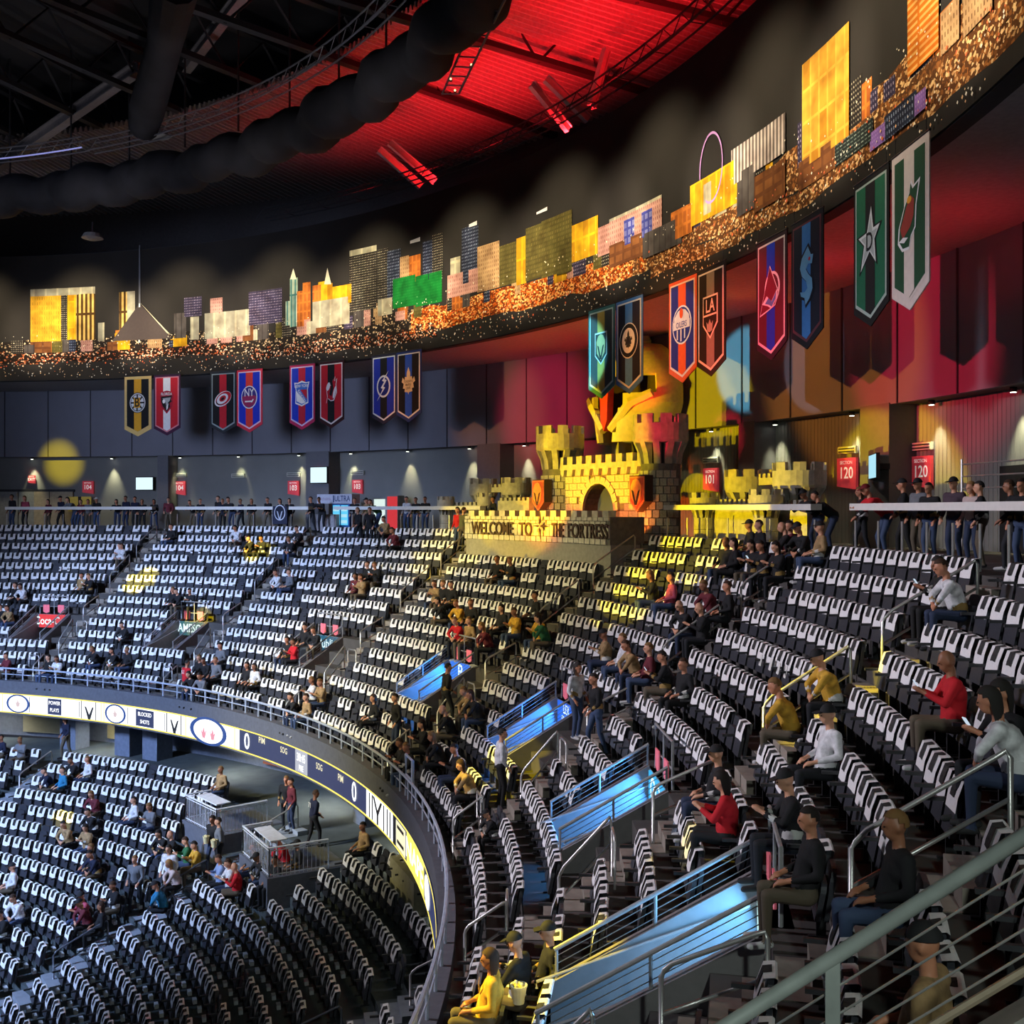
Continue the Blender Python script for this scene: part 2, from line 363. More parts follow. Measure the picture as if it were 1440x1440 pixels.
# gate frame on the front railing near the ribbon's bend
g = thing('railing_gate', 'tall grey gate frame rising above the balcony railing', 'gate', P(35.2, 18.4, -8.75), RZ(18.4))
MB().tube([(-.45, 0, 0), (-.45, 0, 1.25), (.45, 0, 1.25), (.45, 0, 0)], .05, 6).build('gate_frame', rail_paint, g)
MB().tube([(-.45, 0, .65), (.45, 0, .65)], .03, 6).build('cross_bar', rail_paint, g)
# ---------------------------------------------------------------- tunnels (vomitories)
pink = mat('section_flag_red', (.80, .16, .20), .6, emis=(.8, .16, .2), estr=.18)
VSIGN = [('Coca-Cola', (.75, .03, .03), 'red soda'), ('JAMESON', (.02, .12, .13), 'dark teal'), ('Public', (.02, .12, .2), 'dim blue'), ('P', (.02, .16, .75), 'blue arrow'), ('LEX\nSHOP', (.01, .12, .75), 'deep blue'), ('CO', (.03, .42, .8), 'cyan'), ('C', (.5, .8, .75), 'pale green')]
VN = ['red soda-sign', 'teal-sign', 'dim-sign', 'blue-lit left', 'blue-lit middle', 'blue-lit right', 'nearest blue-lit']
for k, (c, r) in enumerate(VOM):
    Ri, Ro = Rr(11)+.13, Rr(r)+.13; zf = Zr(11); zt = Zr(r-1)
    tn = thing('tunnel_entrance', 'concrete tunnel entrance with railings, %s one' % VN[k], 'tunnel entrance', P(Ri, c, zf), 0, 'seating tunnel entrances')
    base = P(Ri, c, zf)
    def lw(R, t, z): return P(R, t, z)-base
    mfl = MB()
    mfl.add([lw(Ri, c-HV, zf), lw(Ro+3.4, c-HV, zf), lw(Ro+3.4, c+HV, zf), lw(Ri, c+HV, zf)], [(0, 1, 2, 3)])
    mfl.build('landing', concrete, tn)
    for s in (-1, 1):
        a0, a1 = c+s*HV, c+s*(HV+.30)
        zi, zo = Zr(11)+.95, zt+.04
        def wallseg(R1, R2, z1, z2, b1, b2):
            vs = []
            for R_, zz, bb in ((R1, z1, b1), (R2, z2, b2)):
                vs += [lw(R_, a0, bb), lw(R_, a1, bb), lw(R_, a1, zz), lw(R_, a0, zz)]
            return vs
        mw = MB(); mw.add(wallseg(Ri-.05, Ro, zi, zo, zf-.05, zf-.05), [(0, 1, 2, 3), (4, 7, 6, 5), (0, 3, 7, 4), (1, 5, 6, 2), (3, 2, 6, 7), (0, 4, 5, 1)])
        me = mw.build('side_wall', conc_wall, tn); normals_out(me.data)
        mw = MB(); mw.add([lw(Ro, a0, zf), lw(Ro+3.4, a0, zf), lw(Ro+3.4, a0, zt-.1), lw(Ro, a0, zt-.1)], [(0, 1, 2, 3)])
        mw.build('passage_wall', conc_wall, tn)
        am = c+s*(HV+.15); hr = .47
        def top(u, h): return lw(Ri+(Ro-Ri)*u, am, zi+(zo-zi)*u+h)
        MB().tube([top(0, hr), top(1, hr)], .035, 8).build('top_rail', rail_grey, tn)
        for u in (0.01, .5, .99): MB().tube([top(u, 0), top(u, hr)], .028, 6).build('post', rail_grey, tn)
        for h in (.12, .24, .36): MB().tube([top(0, h), top(1, h)], .008, 5).build('cable', steel, tn)
        # inner hand rail fixed to the wall face
        ai = c+s*(HV-.12)
        q0, q1 = lw(Ri-.25, ai, zf+1.0), lw(Ro, ai, zo-.42)
        MB().tube([q0+Vector((0, 0, -.1)), q0, q1], .022, 6).build('wall_rail', rail_grey, tn)
        for u in (.15, .85):
            pm = q0.lerp(q1, u); MB().tube([pm, pm+(lw(Ri+(Ro-Ri)*u, a0, 0)-lw(Ri+(Ro-Ri)*u, ai, 0))+Vector((0, 0, -.05))], .015, 5).build('rail_bracket', rail_grey, tn)
    mh = MB().add([lw(Ro, c-HV, zt-.75), lw(Ro, c+HV, zt-.75), lw(Ro, c+HV, zt), lw(Ro, c-HV, zt), lw(Ro+.3, c-HV, zt-.75), lw(Ro+.3, c+HV, zt-.75), lw(Ro+.3, c+HV, zt), lw(Ro+.3, c-HV, zt)], [(0, 1, 2, 3), (0, 4, 5, 1), (3, 2, 6, 7), (4, 7, 6, 5)])
    mh.build('header', conc_wall, tn)
    MB().add([lw(Ro+.3, c-HV, zt-.1), lw(Ro+.3, c+HV, zt-.1), lw(Ro+3.4, c+HV, zt-.1), lw(Ro+3.4, c-HV, zt-.1)], [(0, 1, 2, 3)]).build('passage_ceiling', conc_wall, tn)
    MB().add([lw(Ro+3.4, c-HV, zf), lw(Ro+3.4, c+HV, zf), lw(Ro+3.4, c+HV, zt), lw(Ro+3.4, c-HV, zt)], [(0, 1, 2, 3)]).build('passage_end', dark_steel, tn)
    # guard frame above the header with two section flags
    gf = thing('tunnel_guard_frame', 'steel guard frame with two pink flags above the %s tunnel' % VN[k], 'guard rail', P(Ro+.12, c, zt), RZ(c), 'tunnel guard frames')
    MB().tube([(-.95, 0, 0), (-.95, 0, 1.0), (.95, 0, 1.0), (.95, 0, 0)], .032, 6).build('frame', rail_grey, gf)
    MB().tube([(0, 0, 0), (0, 0, 1.0)], .025, 6).build('middle_post', rail_grey, gf)
    MB().tube([(-.95, 0, .42), (.95, 0, .42)], .02, 6).build('cross_bar', rail_grey, gf)
    for x in (-.48, .48): MB().slab([(x-.2, .12), (x, .04), (x+.2, .12), (x+.2, .52), (x-.2, .52)], -.06, -.03).build('section_flag', pink, gf)
    # lit sign
    tx, colr, nm = VSIGN[k]
    sg = thing('tunnel_sign', '%s lit sign on the header of the %s tunnel' % (nm, VN[k]), 'sign', P(Ro-.03, c, zt-.38), RZ(c), 'lit tunnel signs')
    MB().box((0, 0, 0), (1.7, .06, .72)).build('panel', E('vsign%d' % k, colr, 1.1), sg)
    mt = MB()
    for li, line in enumerate(tx.split('\n')):
        n = len(tx.split('\n')); text_into(mt, line, .62 if n == 1 and len(tx) > 3 else .4 if n > 1 else .8, 0, (n-1)*.18-li*.36, -.04, None, sx=.85 if len(tx) > 6 else 1)
    mt.build('lettering', E('vsign_text', (.75, .95, 1.0), 1.3), sg)
    if k >= 3:
        l = bpy.data.lights.new('sign_glow', 'AREA'); l.energy = (260, 220, 220, 160)[k-3]; l.color = ((.03, .28, 1), (.03, .25, 1), (.06, .36, 1), (.15, .5, .95))[k-3]; l.size = 1.6; l.shape = 'RECTANGLE'; l.size_y = .6
        lo = bpy.data.objects.new('sign_glow', l); COL.objects.link(lo); lo.location = P(Ro-.12, c, zt-.5); aim = P(Ri-.3, c, zf+.9); lo.rotation_euler = (aim-lo.location).to_track_quat('-Z', 'Y').to_euler()
    l = bpy.data.lights.new('passage_lamp', 'POINT'); l.energy = 26 if k >= 3 else 9; l.color = (.45, .65, 1); l.shadow_soft_size = .2
    lo = bpy.data.objects.new('passage_lamp', l); COL.objects.link(lo); lo.location = P(Ro-1.2, c-.2, zf+1.5)
# ---------------------------------------------------------------- concourse drink rails
for k, (a, b, nm) in enumerate(((71.5, 84.2, 'left end of the concourse'), (57.0, 69.4, 'concourse between the 104 and 103 signs'), (40.6, 54.6, 'concourse left of the welcome wall'), (11.9, 23.8, 'concourse right of the castle gate'), (-1.9, 9.1, 'concourse below the 120 sign'))):
    g = thing('drink_rail', 'white counter rail on grey posts, %s' % nm, 'counter rail', P(46.2, a, ZCON), 0, 'concourse counter rails'); base = P(46.2, a, ZCON)
    mb = MB().arc(46.05, 46.4, a, b, -.03, .15); mb.v = [tuple(Vector(v)-base) for v in mb.v]; mb.build('counter', white_m, g)
    n = int((b-a)*46.2*math.pi/180/1.25)
    for i in range(n+1):
        t = a+.05+(b-a-.1)*i/n; p = P(46.2, t, ZCON)-base
        MB().tube([p, p+Vector((0, 0, 1.0))], .03, 6).build('post', steel, g)
# platforms with tables -------------------------------------------
wht = mat('white_rail', (.62, .66, .74), .5)
for k, (a, b) in enumerate(PLAT):
    zt = LZ0+.02
    struct(MB().arc(32.0, 34.9, a, b, LZ(5)-.1, zt).build('floor', mat('platform_block', (.11, .12, .15), .7)))
    nm = ('left', 'right')[k]
    g = thing('platform_railing', 'white baluster railing around the %s table platform' % nm, 'railing', P(32.1, a, zt), 0, 'table platform railings'); base = P(32.1, a, zt)
    path = [(33.2, b-.2), (32.1, b-.2), (32.1, a+.2), (34.2, a+.2)]
    for (Ra, ta), (Rb, tb) in zip(path[:-1], path[1:]):
        A, B = P(Ra, ta, zt)-base, P(Rb, tb, zt)-base; n = max(2, int((B-A).length/.14))
        for h, r in ((1.0, .035), (.9, .018), (.08, .02)): MB().tube([A+Vector((0, 0, h)), B+Vector((0, 0, h))], r, 6).build('rail', wht, g)
        for i in range(n+1):
            p = A.lerp(B, i/n); MB().tube([p, p+Vector((0, 0, 1.0 if i in (0, n) else .9))], .03 if i in (0, n) else .011, 5).build('baluster', wht, g)
    tb = thing('drink_table', 'white table behind the %s platform railing' % nm, 'table', P(32.6, (a+b)/2, zt), RZ((a+b)/2), 'platform tables')
    MB().slab([(-.9, 1.0), (.9, 1.0), (.9, 1.05), (-.9, 1.05)], -.3, .3).build('table_top', wht, tb)
    for x in (-.7, .7): MB().tube([(x, 0, 0), (x, 0, 1.0)], .035, 6).build('leg', wht, tb)
# ---------------------------------------------------------------- printed skyline mural
RM = 45.6
mural = thing('skyline_mural', 'long curved night skyline print wrapping the arena above the banners', 'mural', P(RM, 40, 8), 0); MBASE = P(RM, 40, 8)
def mpatch(mb, quads_top, quads_bot, off, uv):
    """strip between two lists of (theta,z)"""
    o = len(mb.v)
    for (t, z), (t2, z2) in zip(quads_top, quads_bot):
        mb.v.append(tuple(P(RM-off, t, z)-MBASE)); mb.v.append(tuple(P(RM-off, t2, z2)-MBASE)); uv.append((-t*RM*math.pi/180, z)); uv.append((-t2*RM*math.pi/180, z2))
    for i in range(len(quads_top)-1): mb.f.append((o+2*i, o+2*i+1, o+2*i+3, o+2*i+2))
def muv(me, uv):
    l = me.uv_layers.new(name='UVMap')
    for p in me.polygons:
        for li in p.loop_indices: l.data[li].uv = uv[me.loops[li].vertex_index]
def mquad(name, x0, yt, yb, x1, m, off=.012, skew=0):
    t0, z1 = pz(x0, yt, RM); _, z0 = pz(x0, yb, RM)
    t1 = th_at(x1, RM) if roots(x1, RM) else t0-4
    n = max(1, int(abs(t1-t0)/1.2)); mb = MB(); uv = []
    tt = [t0+(t1-t0)*i/n for i in range(n+1)]
    mpatch(mb, [(t, z1+skew*i/n) for i, t in enumerate(tt)], [(t, z0) for t in tt], off, uv)
    o = mb.build(name, m, mural); muv(o.data, uv); return o
mb = MB(); uv = []; tt = [T0+i*1.3 for i in range(101)]
mpatch(mb, [(t, 15.7) for t in tt], [(t, 8.0) for t in tt], 0, uv); o = mb.build('night_sky_print', mural_sky, mural); muv(o.data, uv)
def band(name, ta, tb, za, zb, m, off):
    mb = MB(); uv = []; n = max(1, int(abs(tb-ta)/1.2)); tt = [ta+(tb-ta)*i/n for i in range(n+1)]
    wob = [random.uniform(-.12, .12) for _ in tt]
    mpatch(mb, [(t, zb+q_) for t, q_ in zip(tt, wob)], [(t, za+q_) for t, q_ in zip(tt, wob)], off, uv); o = mb.build(name, m, mural); muv(o.data, uv)
PM = {}
def S(c): return s2l(c)
gold = print_mat('print_gold', S((240, 180, 50)), S((120, 80, 30)), .16, .30, .45, .3)
gold2 = print_mat('print_gold_tower', S((250, 190, 70)), S((205, 140, 40)), .5, .9, .1, .5)
goldst = print_mat('print_gold_stripe', S((90, 62, 30)), S((250, 205, 110)), .3, 6, .3, .9)
cream = print_mat('print_cream', S((215, 205, 165)), S((170, 165, 140)), .8, 3, .1, .5)
yel = print_mat('print_yellow', S((250, 195, 35)), S((215, 150, 30)), .5, 1.6, .12, .5)
winw = print_mat('print_white_windows', S((45, 40, 36)), S((225, 215, 180)), .12, .13, .4, .55)
winb = print_mat('print_blue_windows', S((40, 45, 62)), S((170, 185, 210)), .12, .16, .4, .5)
winv = print_mat('print_violet_windows', S((62, 55, 78)), S((200, 185, 205)), .12, .15, .4, .5)
olive = print_mat('print_olive', S((92, 84, 40)), S((150, 135, 70)), .12, .2, .4, .4)
green = print_mat('print_green', S((20, 120, 45)), S((90, 190, 90)), .1, .14, .5, .3)
tanw = print_mat('print_tan_windows', S((200, 160, 110)), S((110, 75, 50)), .14, .2, .4, .6)
pinkw = print_mat('print_pink_windows', S((215, 160, 140)), S((140, 85, 80)), .14, .2, .4, .6)
orng = print_mat('print_orange_tower', S((225, 120, 30)), S((255, 190, 100)), 2.5, .16, .35, .8)
grst = print_mat('print_grey_stripe', S((120, 108, 100)), S((225, 210, 195)), .22, 6, .3, .9)
purp = print_mat('print_purple', S((150, 110, 185)), S((190, 150, 215)), .1, .1, .3, .5)
teal = print_mat('print_teal', S((70, 130, 125)), S((200, 215, 180)), .3, 2, .2, .5)
obr = print_mat('print_orange_brown', S((225, 130, 50)), S((170, 90, 40)), .3, .5, .2, .5)
brn = print_mat('print_brown', S((115, 70, 40)), S((150, 95, 50)), .6, .4, .2, .5)
bluev = print_mat('print_blue_violet', S((70, 75, 150)), S((170, 170, 210)), .3, .3, .2, .3)
dgrn = print_mat('print_dark_green_windows', S((40, 48, 45)), S((150, 165, 150)), .2, .1, .4, .5)
dk = print_mat('print_dark_grey', S((70, 64, 60)), S((100, 92, 85)), .4, 3, .1, .5)
c_or = city_mat('print_orange_lights', S((110, 46, 14)), S((225, 100, 24)), S((255, 205, 120)), 8, .34)
c_sp = city_mat('print_sparse_lights', S((38, 28, 22)), S((210, 110, 60)), S((255, 220, 180)), 8, .74)
c_br = city_mat('print_brown_lights', S((92, 56, 30)), S((170, 104, 50)), S((250, 205, 140)), 8, .5)
c_wh = city_mat('print_white_lights', S((40, 33, 28)), S((190, 160, 120)), S((235, 200, 150)), 8, .82)
for ta, tb, za, zb, m in ((94, 64, 9.1, 9.95, c_sp), (94, 62, 9.7, 10.5, c_wh), (64, 46, 9.0, 10.1, c_wh), (62, 44, 8.6, 9.3, c_sp), (47, 24, 8.95, 10.1, c_or), (26, -2, 9.0, 10.3, c_br), (-2, -36, 9.0, 10.3, c_br), (24, -36, 8.55, 9.05, c_br)):
    band('street_light_print', ta, tb, za, zb, m, .005)
B = [(43, 412, 481, 86, gold), (86, 412, 478, 96, winw), (95, 414, 478, 107, yel), (107, 414, 479, 134, goldst), (43, 407, 417, 134, cream), (138, 454, 480, 147, cream),
 (168, 411, 466, 179, goldst), (179, 410, 460, 190, cream), (245, 441, 476, 262, dk), (259, 419, 446, 284, winv), (268, 446, 478, 280, cream), (296, 420, 442, 313, pinkw), (288, 441, 477, 352, cream), (350, 411, 458, 397, winv),
 (402, 424, 458, 409, teal), (408, 392, 460, 419, teal), (418, 410, 460, 428, obr), (426, 398, 450, 437, obr), (440, 402, 430, 455, obr), (448, 397, 428, 457, yel), (456, 400, 432, 468, yel), (466, 404, 430, 502, yel), (440, 425, 462, 492, cream),
 (492, 358, 440, 530, winw), (492, 353, 361, 530, cream), (531, 352, 430, 547, winw), (545, 354, 425, 564, winb), (563, 362, 400, 576, tanw), (576, 361, 398, 592, obr), (595, 341, 395, 611, winb), (608, 331, 395, 624, winw), (553, 393, 435, 585, green), (585, 389, 432, 622, green), (532, 422, 445, 552, cream),
 (634, 364, 392, 648, cream), (650, 322, 400, 673, winb), (630, 388, 420, 675, pinkw), (672, 348, 412, 703, tanw), (703, 347, 404, 728, olive), (727, 336, 402, 741, yel), (740, 322, 396, 762, olive), (762, 312, 392, 784, olive), (784, 303, 388, 805, olive), (805, 318, 370, 842, yel), (842, 321, 362, 861, pinkw),
 (858, 310, 350, 932, pinkw), (876, 312, 347, 926, bluev), (858, 309, 313, 932, cream), (858, 346, 378, 905, brn), (905, 330, 365, 960, dk), (945, 300, 340, 975, obr), (972, 262, 320, 1042, yel), (988, 262, 305, 1008, cream), (1030, 212, 262, 1106, grst), (1038, 245, 306, 1064, dk), (1062, 250, 300, 1106, brn),
 (1130, 92, 238, 1196, gold2), (1135, 95, 225, 1145, goldst), (1125, 230, 270, 1178, brn), (1176, 206, 236, 1230, dgrn), (1226, 188, 214, 1305, purp), (1246, 165, 200, 1292, winb), (1279, -60, 110, 1323, orng), (1357, -90, 55, 1399, tanw), (1326, 20, 80, 1352, tanw)]
for x0, yt, yb, x1, m in B: mquad('tower_print', x0, yt, yb, x1, m, .012+.0006*B.index((x0, yt, yb, x1, m)))
rq = random.Random(3)
for k in range(95):
    x0 = rq.uniform(0, 1330); t0_, _ = pz(x0, 400, RM); zt_ = rq.uniform(10.1, 11.0); wd_ = rq.uniform(.5, 1.4); m_ = rq.choice((winw, winb, tanw, obr, dk, olive, pinkw, cream, brn, winv, yel))
    mb = MB(); uv = []; mpatch(mb, [(t0_, zt_), (t0_-wd_, zt_)], [(t0_, 9.7), (t0_-wd_, 9.7)], .006+.00005*k, uv); o = mb.build('low_block_print', m_, mural); muv(o.data, uv)
def mpoly(name, pts, m, off=.055):
    me = MB(); me.add([P(RM-off, *pz(x, y, RM))-MBASE for x, y in pts], [tuple(range(len(pts)))]); o = me.build(name, m, mural)
    o.data.uv_layers.new(name='UVMap'); return o
mpoly('pyramid_print', [(158, 480), (197, 427), (242, 476)], paint((72, 60, 54)))
mpoly('pyramid_edge_print', [(196, 427), (198, 427), (197.5, 482), (195.5, 482)], paint((235, 240, 220)), .06)
mpoly('pyramid_edge_print', [(197, 425), (199, 427), (240, 470), (236, 469)], paint((205, 195, 160)), .06)
mpoly('light_beam_print', [(196.2, 345), (198, 345), (198.4, 427), (195.8, 427)], paint((112, 110, 110)), .06)
for pts in ([(409, 393), (413.5, 378), (418, 393)], [(457, 400), (461.5, 377), (467, 400)]): mpoly('spire_print', pts, paint((230, 220, 180)), .06)
for x0, yt, yb, x1 in ((578, 339, 343, 592), (661, 316, 320, 672), (756, 299, 302, 771)): mquad('roof_sign_print', x0, yt, yb, x1, paint((240, 235, 225)), .06, skew=.06)
t, zc = pz(1001.5, 236, RM); mb = MB(); tc = (P(RM-.05, t, zc)-MBASE); ex = (P(RM-.05, t-1, zc)-P(RM-.05, t, zc)).normalized(); nn = 40
vs = []; fs = []
for i in range(nn):
    a_ = 2*math.pi*i/nn
    for rr in (1.32, 1.42): vs.append(tc+ex*rr*.56*math.cos(a_)+Vector((0, 0, rr*math.sin(a_)*.84)))
for i in range(nn): j = (i+1) % nn; fs.append((2*i, 2*i+1, 2*j+1, 2*j))
o = mb.add(vs, fs).build('ferris_wheel_print', paint((205, 150, 205)), mural); o.data.uv_layers.new(name='UVMap')
# specks of light
for nm, c, N, zlo, zhi, s in (('speck', (255, 200, 140), 420, 8.12, 9.2, .034), ('speck', (255, 240, 215), 520, 8.1, 9.3, .034), ('speck', (255, 235, 200), 260, 9.9, 10.75, .03), ('speck', (240, 110, 60), 260, 8.5, 9.6, .04)):
    mb = MB()
    for _ in range(N):
        t = random.uniform(-2, 88); u = random.random()**.9; z = zlo+(zhi-zlo)*u; d = s*random.uniform(.5, 1.5); dt = d/RM*57.3
        mb.add([P(RM-.07, t+dt, z)-MBASE, P(RM-.07, t, z-d)-MBASE, P(RM-.07, t-dt, z)-MBASE, P(RM-.07, t, z+d)-MBASE], [(0, 1, 2, 3)])
    o = mb.build('street_light_speck', paint(c), mural); o['kind'] = 'stuff'
# ---------------------------------------------------------------- banners
def ell(cx, cz, rx, rz_, n=24, ang=0):
    return [(cx+rx*math.cos(t)*math.cos(ang)-rz_*math.sin(t)*math.sin(ang), cz+rx*math.cos(t)*math.sin(ang)+rz_*math.sin(t)*math.cos(ang)) for t in [2*math.pi*i/n for i in range(n)]]
def rect(x0, z0, x1, z1): return [(x0, z0), (x1, z0), (x1, z1), (x0, z1)]
def mir(p): return p+[(-x, z) for x, z in reversed(p)]
K, W, Gd, Rd, Bl, Nv, Sv = (18, 18, 20), (235, 235, 235), (235, 170, 40), (200, 30, 45), (25, 60, 190), (18, 28, 62), (165, 168, 172)
leaf = mir([(0, -.62), (.04, -.5), (.3, -.46), (.27, -.3), (.42, -.28), (.36, -.05), (.52, .05), (.44, .28), (.3, .12), (.27, .3), (.14, .28), (.13, .5), (0, .78)])
shield = mir([(0, -.62), (.42, -.25), (.42, .55), (0, .55)])
kshield = mir([(0, -.68), (.44, -.3), (.44, .62), (0, .62)])
helm = mir([(0, -.5), (.28, -.2), (.32, .25), (.18, .48), (0, .54)])
vee = [(-.25, .12), (-.14, .06), (-.02, -.3), (.02, -.3), (.14, .06), (.25, .12), (.06, -.46), (-.06, -.46)]
bolt = [(.42, .75), (-.1, .25), (.06, .18), (-.2, -.12), (-.04, -.18), (-.5, -.8), (.14, -.12), (0, -.06), (.26, .26), (.1, .32)]
star = [(.08, .85), (.2, .3), (.55, .32), (.26, .02), (.34, -.55), (0, -.22), (-.5, -.62), (-.3, -.02), (-.62, .22), (-.14, .26)]
sken = [(.12, .78), (.3, .52), (.44, .5), (.36, .26), (.16, .3), (0, .18), (.14, .02), (.36, -.14), (.4, -.42), (.22, -.66), (-.02, -.8), (-.08, -.6), (-.3, -.52), (-.34, -.4), (-.06, -.44), (.1, -.36), (.02, -.16), (-.24, .02), (-.36, .26), (-.24, .52)]
apk = [(-.62, -.6), (-.5, -.3), (-.02, .72), (.5, -.1), (.3, -.42), (-.05, -.5)]
swo = [(-.5, -.3), (-.2, -.1), (.1, -.3), (.5, .05), (.45, -.25), (.1, -.52), (-.15, -.4)]
wild = [(.5, .68), (.34, .2), (.3, -.25), (.1, -.4), (.02, -.62), (-.3, -.6), (-.5, -.4), (-.46, -.1), (-.2, .3), (.05, .55), (.1, .75), (.2, .6)]
devil = [(-.32, -.62), (-.25, -.3), (-.3, .0), (-.1, .35), (.0, .28), (-.12, -.2), (.05, -.3), (.2, .1), (.12, .5), (.3, .72), (.26, .5), (.42, .6), (.36, .3), (.4, -.1), (.2, -.5), (-.02, -.52), (-.18, -.4)]
pan = [(-.42, .3), (.4, .36), (.3, .12), (.38, .0), (.2, -.1), (.26, -.3), (0, -.6), (-.3, -.25), (-.4, .0)]
crown = mir([(0, -.3), (.14, -.26), (.18, .0), (.09, -.08), (0, .06)])
